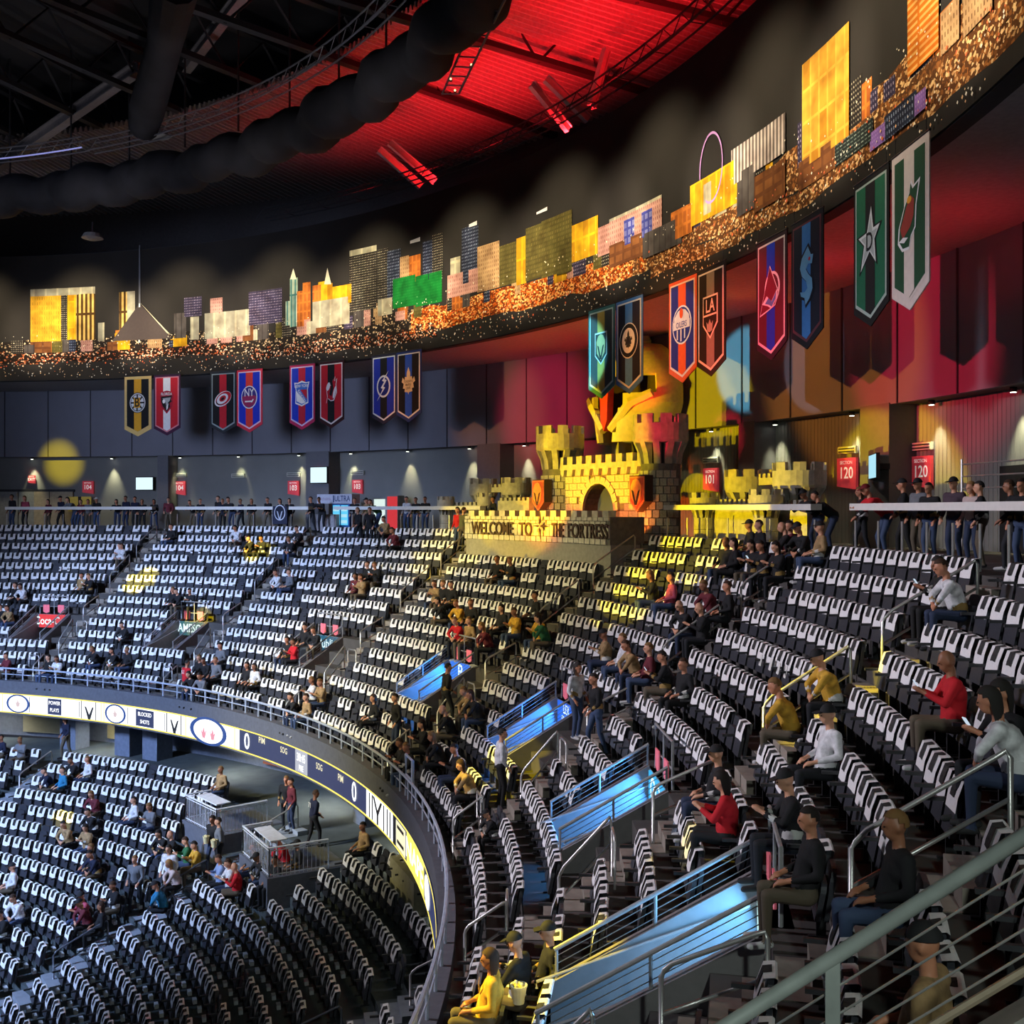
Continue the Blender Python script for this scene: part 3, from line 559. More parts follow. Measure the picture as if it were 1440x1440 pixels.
BAN = [ # px, border, trim, field, stripe, emblem layers, label
 (194, (232, 196, 120), (232, 196, 120), K, Gd, [(ell(0, 0, .60, .62), K), (ell(0, 0, .56, .58), W), (ell(0, 0, .50, .52), K), (ell(0, 0, .46, .48), W)]+[([(.05*math.cos(a+1.57), .05*math.sin(a+1.57)), (.05*math.cos(a-1.57), .05*math.sin(a-1.57)), (.47*math.cos(a-.1), .48*math.sin(a-.1)), (.47*math.cos(a+.1), .48*math.sin(a+.1))], K) for a in [i*math.pi/4 for i in range(8)]]+[(rect(-.22, -.3, .22, .3), Gd), ('B', .78, 0, 0, K)], 'black and gold banner with a spoked letter B crest'),
 (235, (70, 30, 60), (220, 140, 150), Rd, W, [(mir([(0, -.72), (.4, -.3), (.5, .4), (.3, .6), (0, .66)]), (165, 25, 50)), (pan, K), ([(-.3, .2), (.3, .25), (.22, .05), (.1, -.05), (.14, -.2), (0, -.35), (-.1, 0)], Sv), (ell(-.2, .02, .1, .12), W), ([(-.02, -.3), (.12, -.1), (.1, -.4), (0, -.52)], W), ('FLORIDA', .23, 0, .45, W)], 'red banner with white stripe and cat head shield'),
 (314, (40, 44, 48), (150, 165, 165), K, Rd, [(ell(0, 0, .66, .4, 24, .4), W), (ell(.04, .02, .6, .35, 24, .4), Rd), (ell(-.06, -.06, .46, .25, 24, .4), K), (ell(-.02, .0, .44, .27, 24, .4), W), (ell(0, .02, .26, .16, 24, .4), Rd), (ell(0, .0, .14, .07, 24, .4), K)], 'black banner with red stripe and tilted swirl'),
 (351, (215, 50, 70), (235, 205, 220), (25, 50, 190), (225, 60, 50), [(ell(0, 0, .6, .66), W), (ell(0, 0, .54, .6), (60, 50, 130)), (mir([(0, -.6), (.4, -.4), (.54, 0), (.4, .1), (0, .1)]), (160, 40, 90)), ('NY', .62, 0, .25, W), (rect(-.3, -.28, .2, -.2), W), ([(.15, -.28), (.3, -.1), (.36, -.14), (.22, -.32)], W)], 'blue and red banner with round NY crest'),
 (425, (185, 40, 85), (220, 205, 230), (25, 55, 185), (190, 30, 55), [(mir([(0, -.72), (.5, -.55), (.46, .2), (.58, .62), (.3, .6), (0, .7)]), W), (mir([(0, -.64), (.44, -.48), (.4, .2), (.5, .56), (.3, .54), (0, .6)]), (60, 110, 200)), ([(-.38, -.42), (-.4, .15), (.3, -.52), (0, -.58)], W), ([(.4, .2), (-.1, .2), (.4, -.35)], (190, 30, 55)), ('NEW YORK', .24, 0, .4, W), ('RANGERS', .24, .02, -.16, W, -.9)], 'blue and red banner with a lettered shield'),
 (466, (55, 15, 20), (235, 220, 215), (195, 25, 40), K, [([(x*1.14, z*1.08) for x, z in devil], W), (devil, (190, 20, 40)), (ell(-.2, .24, .13, .24, 16, -.4), W), (ell(.28, -.1, .09, .34, 16, -.3), W)], 'red and black banner with a horned initial'),
 (540, (40, 40, 60), (235, 235, 235), (30, 50, 170), K, [(ell(0, -.05, .52, .58), W), (ell(0, -.05, .42, .48), (22, 35, 120)), ([(x*1.15, z*1.05) for x, z in bolt], (22, 35, 120)), (bolt, W)], 'blue banner with a white lightning bolt'),
 (575, (40, 60, 120), (235, 235, 225), K, (40, 90, 200), [(leaf, (225, 210, 160)), ('TORONTO', .16, 0, .05, (90, 80, 50)), ('MAPLE', .17, 0, -.12, (90, 80, 50)), ('LEAFS', .17, 0, -.29, (90, 80, 50))], 'black and blue banner with a cream maple leaf'),
 (846, (60, 120, 125), (190, 220, 215), (70, 78, 80), (205, 180, 90), [(kshield, W), ([(x*.88, z*.9) for x, z in kshield], (60, 68, 70)), (helm, (205, 190, 140)), (vee, (40, 48, 50))], 'steel grey and gold banner with a knight shield, teal-lit'),
 (885, (70, 120, 190), (220, 225, 225), (16, 22, 46), (75, 130, 200), [(ell(0, 0, .66, .68), W), (ell(0, 0, .62, .64), (14, 26, 40)), (ell(0, 0, .46, .48), W), ([(x*.55, z*.52) for x, z in leaf], (60, 62, 64)), (mir([(0, -.3), (.05, -.1), (.2, -.18), (.06, .1), (0, .34)]), (20, 28, 50))], 'navy and blue banner with a round leaf crest, teal-lit'),
 (960, (225, 95, 50), (235, 215, 205), (35, 40, 125), (235, 90, 30), [(ell(0, 0, .66, .68), W), (ell(0, 0, .6, .62), (40, 55, 140)), (mir([(0, 0), (.55, 0), (.5, .3), (.25, .5), (0, .55)]), W), (rect(-.56, -.14, .56, .14), W), ('OILERS', .28, 0, 0, (40, 50, 140)), (ell(0, .4, .12, .18), (235, 90, 30)), (rect(-.3, -.5, -.22, -.16), W), (rect(-.04, -.58, .04, -.16), W), (rect(.22, -.5, .3, -.16), W)], 'orange and blue banner with round oil drop crest'),
 (1000, (28, 28, 28), (225, 225, 220), K, (130, 132, 132), [(mir([(0, -.78), (.5, -.3), (.5, .66), (0, .66)]), W), (mir([(0, -.7), (.44, -.26), (.44, .6), (0, .6)]), K), ('LA', .62, 0, .3, W), (rect(-.44, -.02, .44, .04), W), ([(x*1.2, z*1.2-.2) for x, z in crown], Sv)], 'black and silver banner with LA shield'),
 (1085, (40, 15, 25), (225, 205, 205), (88, 22, 38), (20, 55, 190), [(ell(.1, .08, .48, .5), W), (ell(.1, .08, .4, .42), (88, 22, 38)), ([(x*1.08, z*1.08) for x, z in apk], W), (apk, (110, 28, 48)), (swo, W), ([(x*.7+.05, z*.7-.1) for x, z in swo], (90, 130, 190))], 'burgundy and blue banner with a snowy peak letter A'),
 (1135, (12, 16, 26), (100, 50, 60), (12, 24, 42), (60, 125, 195), [([(x*1.2, z*1.12) for x, z in sken], (10, 20, 36)), (sken, (105, 165, 205)), (ell(.22, .42, .06, .05), (200, 40, 50))], 'dark navy banner with a curled tentacle letter S'),
 (1225, (12, 12, 12), (170, 185, 175), (25, 100, 70), K, [([(x*1.2, z*1.15) for x, z in star], K), (star, (215, 220, 220)), ([(x*.75, z*.75) for x, z in star], (170, 178, 178)), ('D', .62, 0, 0, K)], 'green and black banner with star and letter D'),
 (1280, (222, 205, 195), (222, 205, 195), (28, 74, 46), (222, 208, 196), [([(x*1.16, z*1.1) for x, z in wild], W), (wild, (28, 74, 46)), ([(.3, .35), (.1, .5), (-.1, .28), (-.42, -.15), (-.3, -.4), (.1, -.2), (.26, 0)], (150, 55, 45)), (ell(.05, .4, .12, .08), (230, 160, 50)), ([(-.48, -.42), (-.2, -.5), (.0, -.42), (-.25, -.36)], W)], 'green and wheat banner with an animal head')]
def pent(w_, h, tip, top=0): return [(-w_/2, -h), (0, -h-tip), (w_/2, -h), (w_/2, -top), (-w_/2, -top)]
for px, bc, tc_, fc, sc_, emb, lab in BAN:
    th = th_at(px, 45.35); t = thing('team_banner', lab, 'banner', P(45.35, th, 8.03), RZ(th), 'hanging team banners')
    MB().slab(pent(1.92, 3.2, .44), -.01, .02).build('banner_cloth', paint(bc), t)
    MB().flat(pent(1.70, 3.05, .40, .14), -.016, None).build('trim', paint(tc_), t)
    MB().flat(pent(1.56, 2.99, .37, .20), -.022, None).build('field', paint(fc), t)
    MB().flat([(-.26, -3.23), (0, -3.36), (.26, -3.23), (.26, -.2), (-.26, -.2)], -.028, None).build('stripe', paint(sc_), t)
    em = None; mb = MB()
    for q_, L_ in enumerate(emb):
        y = -.034-.005*q_
        if isinstance(L_[0], str): text_into(mb, L_[0], L_[1], L_[2], -1.62+L_[3], y, paint(L_[4]), sx=.85, ang=L_[5] if len(L_) > 5 else 0)
        else: mb.flat([(x, -1.62+z) for x, z in L_[0]], y, paint(L_[1]))
    mb.build('emblem', None, t)
    MB().tube([(-.98, 0, .0), (.98, 0, .0)], .03, 6).build('hanging_bar', dark_steel, t)
    for x in (-.8, .8): MB().tube([(x, 0, 0), (x, 0, .35)], .01, 5).build('hanger', dark_steel, t)
# ---------------------------------------------------------------- LED ribbon board
RB = 34.93; rbt, rbb = -9.38, -10.36
rib = thing('ribbon_board', 'bright curved LED ribbon board along the balcony front', 'LED board', P(RB, 60, rbb)); RBASE = P(RB, 60, rbb)
def rquad(name, t0, t1, z0, z1, m, off=0., parent=rib):
    mb = MB(); mb.arc(RB-off-.008, RB-off, t0, t1, z0, z1, step=.8); mb.v = [tuple(Vector(v)-RBASE) for v in mb.v]; return mb.build(name, m, parent)
def rpx(name, x0, x1, u0, u1, m, off): return rquad(name, th_at(x1, RB), th_at(x0, RB), rbb+(rbt-rbb)*u0, rbb+(rbt-rbb)*u1, m, off)
LW = E('led_white', (.95, .97, 1), 1.7); LN = E('led_navy', (.030, .042, .13), 1.0); LY = E('led_yellow', (1, .80, .12), 1.5); LDK = E('led_dark', (.03, .03, .04), 1); LB = E('led_blue', (.02, .07, .30), 1.1); LPK = E('led_pink', (.9, .35, .45), 1); LG = E('led_cream', (1, .92, .6), 1.1); LK = E('led_black', (.012, .012, .014), 1)
rquad('backing', T0, T1, rbb, rbt, LN, 0)
rquad('edge_line', T0, T1, rbb, rbb+.05, LY, .012); rquad('edge_line', T0, T1, rbt-.05, rbt, LY, .012)
xe = [0, 2, 10, 42, 68, 87, 112, 115, 138, 148, 178, 192, 217, 232, 234, 258, 262, 326, 337]
rquad('white_panel', th_at(337, RB), T1, rbb+.06, rbt-.06, LW, .01)
def rtext(body, px, u, size, m, off, sx=1., name='lettering'):
    t = th_at(px, RB); vs, fs = text_mesh(body, size, 1., sx); mb = MB(); z0 = rbb+(rbt-rbb)*u
    mb.add([P(RB-off, t-math.degrees(a/RB), z0+b)-RBASE for a, b in vs], fs); mb.build(name, m, rib)
def rell(px, u, rx, rz_, m, off, name='disc'):
    t = th_at(px, RB); z0 = rbb+(rbt-rbb)*u; mb = MB(); mb.add([P(RB-off, t-math.degrees(a/RB), z0+b)-RBASE for a, b in ell(0, 0, rx, rz_, 28)], [tuple(range(28))]); mb.build(name, m, rib)
def rpoly(px, u, pts, m, off, name='mark'):
    t = th_at(px, RB); z0 = rbb+(rbt-rbb)*u; mb = MB(); mb.add([P(RB-off, t-math.degrees(a/RB), z0+b)-RBASE for a, b in pts], [tuple(range(len(pts)))]); mb.build(name, m, rib)
for x in (26, 163): 
    rell(x, .5, .74, .47, LB, .03); rell(x, .5, .60, .40, LW, .04); rpoly(x, .5, [(a*.3, b*.3) for a, b in leaf], E('led_soft', (.75, .6, .62), 1), .05)
rell(294, .5, 1.45, .62, LB, .03); rell(294, .5, 1.15, .52, LW, .04)
for d in (-.35, .35): rpoly(294, .42, [(d-.25, .2), (d-.1, .0), (d, .25), (d+.1, 0), (d+.25, .2), (d+.1, -.25), (d-.1, -.25)], LPK, .05)
for x0, x1, tx in ((68, 87, ('POWER', 'PLAYS')), (192, 217, ('BLOCKED', 'SHOTS'))):
    rpx('stat_panel', x0, x1, .1, .9, LN, .03); rtext(tx[0], (x0+x1)/2, .68, .26, LW, .045, .85); rtext(tx[1], (x0+x1)/2, .32, .26, LW, .045, .85)
for x in (126, 246): rpx('divider', x-11, x-10, .05, .95, LDK, .03); rpx('divider', x+9, x+10, .05, .95, LDK, .03); rpoly(x, .5, [(-.32, .2), (-.2, .16), (0, -.2), (.2, .16), (.32, .2), (.08, -.44), (-.08, -.44)], LK, .03)
for x in (4, 143, 147, 262, 331): rpx('gold_bar', x-1, x+1, .05, .95, LG, .03)
for x in (42.5, 112, 180, 232): rpx('thin_bar', x-.4, x+.4, .1, .9, LDK, .03)
rtext('0', 348, .5, .95, LW, .03, 1.0); rtext('PIM', 369, .76, .36, LG, .03); rtext('SOG', 400, .68, .34, LG, .03, .9)
rpx('clock_panel', 416, 433, .08, .96, E('led_clock', (.5, .52, .6), 1), .02); rtext('38:45', 424.5, .66, .44, LW, .035, .8); rtext('PRE', 424.5, .25, .32, LW, .035, .8)
rtext('SOG', 450, .66, .34, LG, .03, .9); rtext('PIM', 480, .68, .36, LG, .03); rtext('0', 499, .5, .95, LW, .03, 1.1)
rpx('white_panel', 516, 553, .06, .94, LW, .015)
for x, pts in ((532, [(-.35, .4), (-.22, .4), (0, .05), (.22, .4), (.35, .4), (.06, -.1), (.06, -.42), (-.06, -.42), (-.06, -.1)]),): rpoly(x, .5, [(a*1.6, b) for a, b in pts], LK, .03)
for x in (521, 525, 541, 546, 550): rpx('black_bar', x-.6, x+.6, .08, .92, LK, .03)
rpx('black_panel', 554, 557, .05, .95, LK, .02); rpx('white_panel', 558, 571, .1, .9, LG, .02)
for u in (.25, .7): rpx('black_bar', 560, 569, u, u+.1, LK, .03)
rpx('gold_panel', 573, 597, .06, .94, LY, .015); rtext('NAPE', 585, .5, .82, LW, .03, 1.5)
rell(602, .5, .6, .42, LW, .03)
# ---------------------------------------------------------------- castle
stone = mat('castle_stone', (.42, .40, .34), .85, var=.22, scale=4, bump=.4)
stone_d = mat('castle_mortar', (.16, .15, .14), .9, var=.2)
dkhole = mat('castle_inside', (.03, .028, .028), .9)
brick_me = MB().box((0, 0, 0), (1, 1, 1)).mesh('brick', stone)
def brick(parent, c, d, rz=0):
    o = put('brick', brick_me, parent, c, rz); o.scale = d; return o
def tower(root, x, y, r, rc, zs, zc, zt, nm=9, bricks=True, za=-180, zb=0, bh=.30):
    """round tower: shaft, arched corbels, flared crown, merlons"""
    MB().lathe([(r*.95, 0), (r*.95, zs)], 24, None, (x, y, 0)).build('tower_shaft', stone_d if bricks else stone, root)
    MB().lathe([(r*.95, zs), (r*.70, zs+.01), (r*.70, zc+.05)], 24, None, (x, y, 0)).build('tower_core', dkhole, root)
    n = 11
    for k in range(n):
        a = 2*math.pi*(k+.5)/n; d = Vector((math.cos(a), math.sin(a), 0)); tn = Vector((-d.y, d.x, 0)); w_ = rc*.115
        prof = [(r*.75, zs-.05), (r*.98, zs), (r*1.06, zs+(zc-zs)*.5), (rc*.98, zc+.02), (r*.75, zc+.02)]
        vs = [Vector((x, y, 0))+d*rr+tn*w_*s+Vector((0, 0, zz)) for s in (-1, 1) for rr, zz in prof]
        m5 = len(prof); MB().add(vs, [tuple(range(m5)), tuple(reversed(range(m5, 2*m5)))]+[(i, i+m5, (i+1) % m5+m5, (i+1) % m5) for i in range(m5)]).build('corbel', stone, root)
    hm = (zt-zc)*.32
    MB().lathe([(rc*.70, zc-.02), (rc*.95, zc), (rc, zc+.10), (rc, zt-hm), (rc*.8, zt-hm), (rc*.8, zc+.1)], 28, None, (x, y, 0)).build('tower_crown', stone, root)
    for k in range(nm):
        a0, a1 = 360*k/nm, 360*(k+.6)/nm
        m_ = MB(); vs = []
        for a in (a0, (a0+a1)/2, a1):
            for rr in (rc*.82, rc*1.0):
                for zz in (zt-hm-.01, zt): vs.append((x+rr*math.cos(rad(a)), y+rr*math.sin(rad(a)), zz))
        fs = []
        for i in (0, 4): fs += [(i+2, i+6, i+7, i+3), (i, i+1, i+5, i+4), (i+1, i+3, i+7, i+5)]
        fs += [(0, 2, 3, 1), (8, 9, 11, 10)]
        m_.add(vs, fs).build('merlon', stone, root)
    if bricks:
        nr = int(zs/bh); nb = 11; 
        for j in range(nr):
            for k in range(nb):
                a = za+(zb-za)*(k+.5*(j % 2))/nb
                wd = rad(abs(zb-za)/nb)*r-.035
                brick(root, (x+(r*.97)*math.cos(rad(a)), y+(r*.97)*math.sin(rad(a)), bh*(j+.5)), (wd, .12, bh-.035), rad(a+90))
TC = 31.8; RCs = 47.6
cas = thing('fortress_castle', 'large stone block castle gatehouse with two round towers, lit yellow and orange', 'castle', P(RCs, TC, ZCON), RZ(TC)); cas.scale = (1, 1, 1.06)
LZt, RZt = 4.8, 4.8
for x in (-3.6, 3.6): tower(cas, x, .2, .85, 1.12, 2.95, 3.75, 4.82, za=-195, zb=15)
ax, aw, sp = -.25, 1.12, 1.15
arch = [(ax+aw*math.cos(t), sp+aw*math.sin(t)) for t in [math.pi*i/14 for i in range(15)]]
poly = [(-3.2, 0), (ax-aw, 0)]+list(reversed(arch))+[(ax+aw, 0), (3.2, 0), (3.2, 3.05), (-3.2, 3.05)]
MB().slab(poly, .0, .7).build('gate_wall', stone_d, cas)
bh = .29
for j in range(10):
    for k in range(-6, 7):
        cx = k*.62+.31*(j % 2); z = bh*(j+.5)
        if abs(cx) > 3.0: continue
        if abs(cx-ax) < aw+.30 and z < sp: continue
        if math.hypot(cx-ax, z-sp) < aw+.38 and z >= sp: continue
        brick(cas, (cx, -.02, z), (.585, .12, bh-.03))
for i in range(11):
    a = math.pi*(i+.5)/11; o = brick(cas, (ax+(aw+.15)*math.cos(a), -.06, sp+(aw+.15)*math.sin(a)), (.30, .14, .34)); o.rotation_euler = (0, -a, 0)
MB().box((0, -.12, 3.0), (6.2, .3, .22)).build('parapet_ledge', stone, cas)
for k in range(9): MB().box((-2.9+.72*k, -.12, 3.26), (.42, .26, .36)).build('merlon', stone, cas)
for k in range(10): MB().slab([(-3.0+.66*k, 2.62), (-2.7+.66*k, 2.62), (-2.62+.66*k, 2.95), (-3.08+.66*k, 2.95)], -.24, -.02).build('corbel', stone, cas)
# shields on the towers
redsh = mat('shield_red', (.62, .10, .06), .5); dksh = mat('shield_dark', (.05, .03, .03), .6)
for x in (-3.6, 3.6):
    sh = thing('castle_shield', 'red knight-helmet shield box on the %s castle tower' % ('left' if x < 0 else 'right'), 'shield sign', P(RCs, TC, ZCON+1.95) + Matrix.Rotation(RZ(TC), 3, 'Z') @ Vector((x, -.95, 0)), RZ(TC), 'castle shields')
    sc = 1.05
    MB().slab([(a*sc*1.08, b*sc*1.08) for a, b in kshield], -.05, .35).build('shield_box', dksh, sh)
    MB().slab([(a*sc*1.02, b*sc*1.02) for a, b in kshield], -.08, -.05).build('shield_rim', mat('shield_rim', (.8, .22, .10), .5), sh)
    MB().slab([(a*sc*.88, b*sc*.9) for a, b in kshield], -.10, -.07).build('shield_face', redsh, sh)
    MB().slab([(a*sc, b*sc) for a, b in helm], -.125, -.09).build('helmet_mark', mat('shield_gold', (.85, .36, .10), .5), sh)
    MB().slab([(a*sc, b*sc) for a, b in vee], -.145, -.12).build('visor_mark', dksh, sh)
# uplights at the tower feet
for x in (-3.6, 3.6):
    b = P(RCs, TC, ZCON) + Matrix.Rotation(RZ(TC), 3, 'Z') @ Vector((x-.2, -1.45, 0))
    u = thing('castle_uplight', 'small glowing uplight at the foot of the %s castle tower' % ('left' if x < 0 else 'right'), 'lamp', b, RZ(TC), 'castle uplights')
    MB().box((0, 0, .06), (.3, .2, .12)).build('lamp_body', black, u); MB().box((0, .02, .125), (.24, .14, .02)).build('lens', E('uplight_lens', (1, .6, .25), 4), u)
    spot('castle_uplight_beam', b+Vector((0, 0, .16)), P(RCs-.1, TC, ZCON+2.6)+Matrix.Rotation(RZ(TC), 3, 'Z') @ Vector((x*.85, -.3, 0)), 520, (1, .20, .02), 120, .6, .08)
# small play castles either side
def small_castle(px, R, h, r, lab):
    th = th_at(px, R); t = thing('castle_turret', lab, 'castle tower', P(R, th, ZCON), RZ(th), 'small castle turrets')
    tower(t, 0, 0, r*.74, r, h*.52, h*.70, h, nm=8, bricks=False)
    mb = MB()
    for j in range(1, int(h*.5/.28)): mb.lathe([(r*.71, .28*j), (r*.73, .28*j), (r*.73, .28*j+.02), (r*.71, .28*j+.02)], 20)
    mb.build('stone_course', stone_d, t); return t
for px, h, r, lab in ((627, 1.95, .45, 'small turret at the far left of the left play castle'), (680, 2.85, .72, 'tall turret in the middle of the left play castle'), (683, 2.1, .42, 'small turret in front of the left play castle bridge'), (726, 2.85, .75, 'tall red-lit turret at the right of the left play castle'), (990, 1.9, .52, 'small turret at the left of the right play castle'), (1052, 2.72, .84, 'tall turret in the middle of the right play castle'), (1077, 1.95, .56, 'small turret in front of the right play castle bridge'), (1124, 2.85, .88, 'tall turret at the right of the right play castle')):
    small_castle(px, 47.0 if h < 2.4 else 48.3, h, r, lab)
def battle(px0, px1, R, z0, z1, lab):
    a, b = th_at(px1, R), th_at(px0, R); base = P(R, a, z0); t = thing('castle_wall', lab, 'castle wall', base, 0, 'small castle walls')
    def sub(m): m.v = [tuple(Vector(v)-base) for v in m.v]; return m
    sub(MB().arc(R, R+.3, a, b, z0, z1-.15)).build('wall_block', stone, t)
    n = max(3, int((b-a)*R/57.3/.3))
    for k in range(n): sub(MB().arc(R, R+.3, a+(b-a)*k/n, a+(b-a)*(k+.55)/n, z1-.16, z1, step=3)).build('merlon', stone, t)
battle(632, 681, 47.2, ZCON, .35, 'low battlement wall of the left play castle'); battle(686, 722, 48.2, .85, 1.25, 'raised bridge wall of the left play castle')
battle(996, 1075, 47.2, ZCON, .35, 'low battlement wall of the right play castle'); battle(1056, 1118, 48.2, .85, 1.25, 'raised bridge wall of the right play castle')
battle(1082, 1135, 47.6, ZCON, .3, 'grey low battlement at the right play castle end'); battle(700, 744, 46.8, ZCON, .55, 'dark battlement in front of the left red-lit turret')
battle(1092, 1112, 48.0, ZCON, .9, 'stepped stone wall under the right play castle bridge'); battle(704, 720, 48.0, ZCON, .9, 'stepped stone wall under the left play castle bridge')
# welcome wall
wt0, wt1 = th_at(858, 44.4), th_at(655, 44.4)
wb = P(44.4, wt0, Zr(2)); wel = thing('welcome_wall', 'stone welcome wall with carved lettering and starburst above the seats', 'sign wall', wb)
def sub(m, b): m.v = [tuple(Vector(v)-b) for v in m.v]; return m
sub(MB().arc(44.42, 46.2, wt0, wt1, Zr(2)-.05, -1.36), wb).build('base_block', mat('welcome_base', (.30, .29, .27), .8), wel)
sub(MB().arc(44.40, 45.9, wt0, wt1, -1.36, -.30), wb).build('panel_core', stone_d, wel)
wstone = mat('welcome_stone', (.55, .52, .46), .85, var=.2, scale=5, bump=.3)
n = 27; zz = [-1.36, -1.12, -.62, -.46, -.30]
for r_ in range(4):
    for k in range(n):
        a = wt0+(wt1-wt0)*(k+(.0 if r_ % 2 else .5))/n; b_ = min(wt1, a+(wt1-wt0)/n-.03)
        if a >= wt1-.05: continue
        sub(MB().arc(44.33, 44.42, a+.02, b_, zz[r_]+.015, zz[r_+1]-.015, step=3), wb).build('stone', wstone, wel)
for k in range(14):
    a = wt0+(wt1-wt0)*(k+.1)/14; sub(MB().arc(44.36, 44.7, a, a+(wt1-wt0)/14*.55, -.31, -.06, step=3), wb).build('merlon', wstone, wel)
letm = mat('carved_letter', (.075, .045, .035), .8)
def wtext(body, xa, xb, zc, h):
    ta, tb = th_at(xa, 44.3), th_at(xb, 44.3); vs, fs = text_mesh(body, h*1.38); mn, mx_ = min(v[0] for v in vs), max(v[0] for v in vs)
    wd = (ta-tb)*44.3*math.pi/180; k = wd/(mx_-mn); tm = (ta+tb)/2
    o = MB().add([P(44.29, tm-math.degrees((x-(mn+mx_)/2)*k/44.3), zc+y)-wb for x, y in vs], fs).build('lettering', letm, wel)
    so = o.modifiers.new('s', 'SOLIDIFY'); so.thickness = .05; so.offset = 0
wtext('WELCOME', 663, 722, -.88, .58); wtext('TO', 730, 748, -.88, .58); wtext('THE', 776, 793, -.88, .58); wtext('FORTRESS', 799, 855, -.88, .58)
ts = th_at(761, 44.25); sb = put('starburst', None, wel, P(44.22, ts, -.70)-wb, RZ(ts)); 
for k in range(8):
    a = math.pi*k/4; L_ = .62 if k % 2 == 0 else .45; c_, s_ = math.cos(a), math.sin(a)
    MB().add([(-s_*.07, 0, c_*.07), (s_*.07, 0, -c_*.07), (c_*L_, 0, s_*L_), (c_*.12, -.1, s_*.12)], [(0, 3, 2), (1, 2, 3), (0, 1, 3)]).build('ray', mat('star_pale', (.7, .64, .5), .7) if k % 2 else letm, sb)
# giant helmet behind the castle
th = 33.4; hel = thing('giant_helmet', 'giant golden knight helmet mounted on the wall behind the castle', 'helmet', P(51.2, th, 3.0), RZ(th))
goldm = mat('helmet_gold', (.62, .50, .22), .5, var=.1)
mb = MB(); NU, NVv = 36, 22; Hh, Wh, Dh = 4.7, 2.5, 2.5
def hp(i, j):
    u = math.pi*(i/NU)-math.pi; v = j/NVv; taper = math.sqrt(max(0, 1-max(0, (v-.45)/.55)**2.2)); nar = .72+.28*min(1, v/.35)
    return Vector((Wh*math.cos(u)*taper*nar, Dh*math.sin(u)*taper-.05, Hh*v))
def hole(i, j):
    u = (i+.5)/NU*180-90; v = (j+.5)/NVv
    if abs(u) < 6 and v > .28: return False
    if .46 < v < .62 and abs(u) < 58: return True
    if v < .46 and abs(u) < 10+30*(1-v/.46)*.2+16*(v/.46): return True
    return False
vs = [hp(i, j) for j in range(NVv+1) for i in range(NU+1)]
mb.add(vs, [(j*(NU+1)+i, j*(NU+1)+i+1, (j+1)*(NU+1)+i+1, (j+1)*(NU+1)+i) for j in range(NVv) for i in range(NU) if not hole(i, j)])
o = mb.build('helmet_shell', goldm, hel); so = o.modifiers.new('s', 'SOLIDIFY'); so.thickness = .22; so.offset = -1
MB().slab([(-2.2, .2), (2.2, .2), (2.4, 3.6), (-2.4, 3.6)], -.5, -.1).build('helmet_inside', mat('helmet_dark', (.05, .03, .035), .9), hel)
MB().slab([(-.22, 1.0), (0, .5), (.22, 1.0), (.34, 3.1), (-.34, 3.1)], -2.55, -2.2).build('nose_guard', mat('helmet_red', (.65, .03, .04), .5), hel)
for s in (-1, 1): MB().tube([(s*.25, -2.35, .55), (s*1.35, -2.1, 1.7), (s*2.2, -1.6, 2.1)], [.2, .26, .2], 6).build('brow_guard', goldm, hel)
MB().tube([(0, -2.35, 2.9), (0, -2.1, 4.2), (0, -1.2, 4.55), (0, 0, 4.75)], [.2, .3, .35, .3], 6).build('crest', goldm, hel)
for s in (-1, 1): MB().box((s*1.1, -.6, -.35), (.5, .8, .9)).build('support_bracket', mat('bracket_tan', (.45, .42, .30), .7), hel)
# ---------------------------------------------------------------- concourse fittings
lensm = E('downlight_lens', (1, 1, .82), 9)
DLX = (45, 157, 253, 335, 420, 493, 573, 660, 737, 1000, 1090, 1198, 1310, 1425)
for px in DLX:
    R = 52.2; th = th_at(px, R); d = thing('wall_downlight', '%s small downlight from the left along the concourse wall' % ORD[DLX.index(px)], 'lamp', P(R, th, 3.45), RZ(th), 'concourse downlights')
    MB().tube([(0, 0, -.02), (0, 0, .16)], .1, 10).build('lamp_housing', black, d); MB().tube([(0, 0, -.03), (0, 0, -.015)], .085, 10).build('lens', lensm, d)
    spot('downlight_beam', P(R-.04, th, 3.36), P(R+.22, th, 1.2), 620, (1, .96, .58), 50, .9, .05)
red_s = mat('sign_red', (.62, .05, .07), .5, emis=(.62, .05, .07), estr=.25); txt_w = mat('sign_white', (.85, .8, .75), .5, emis=(.9, .8, .75), estr=.35)
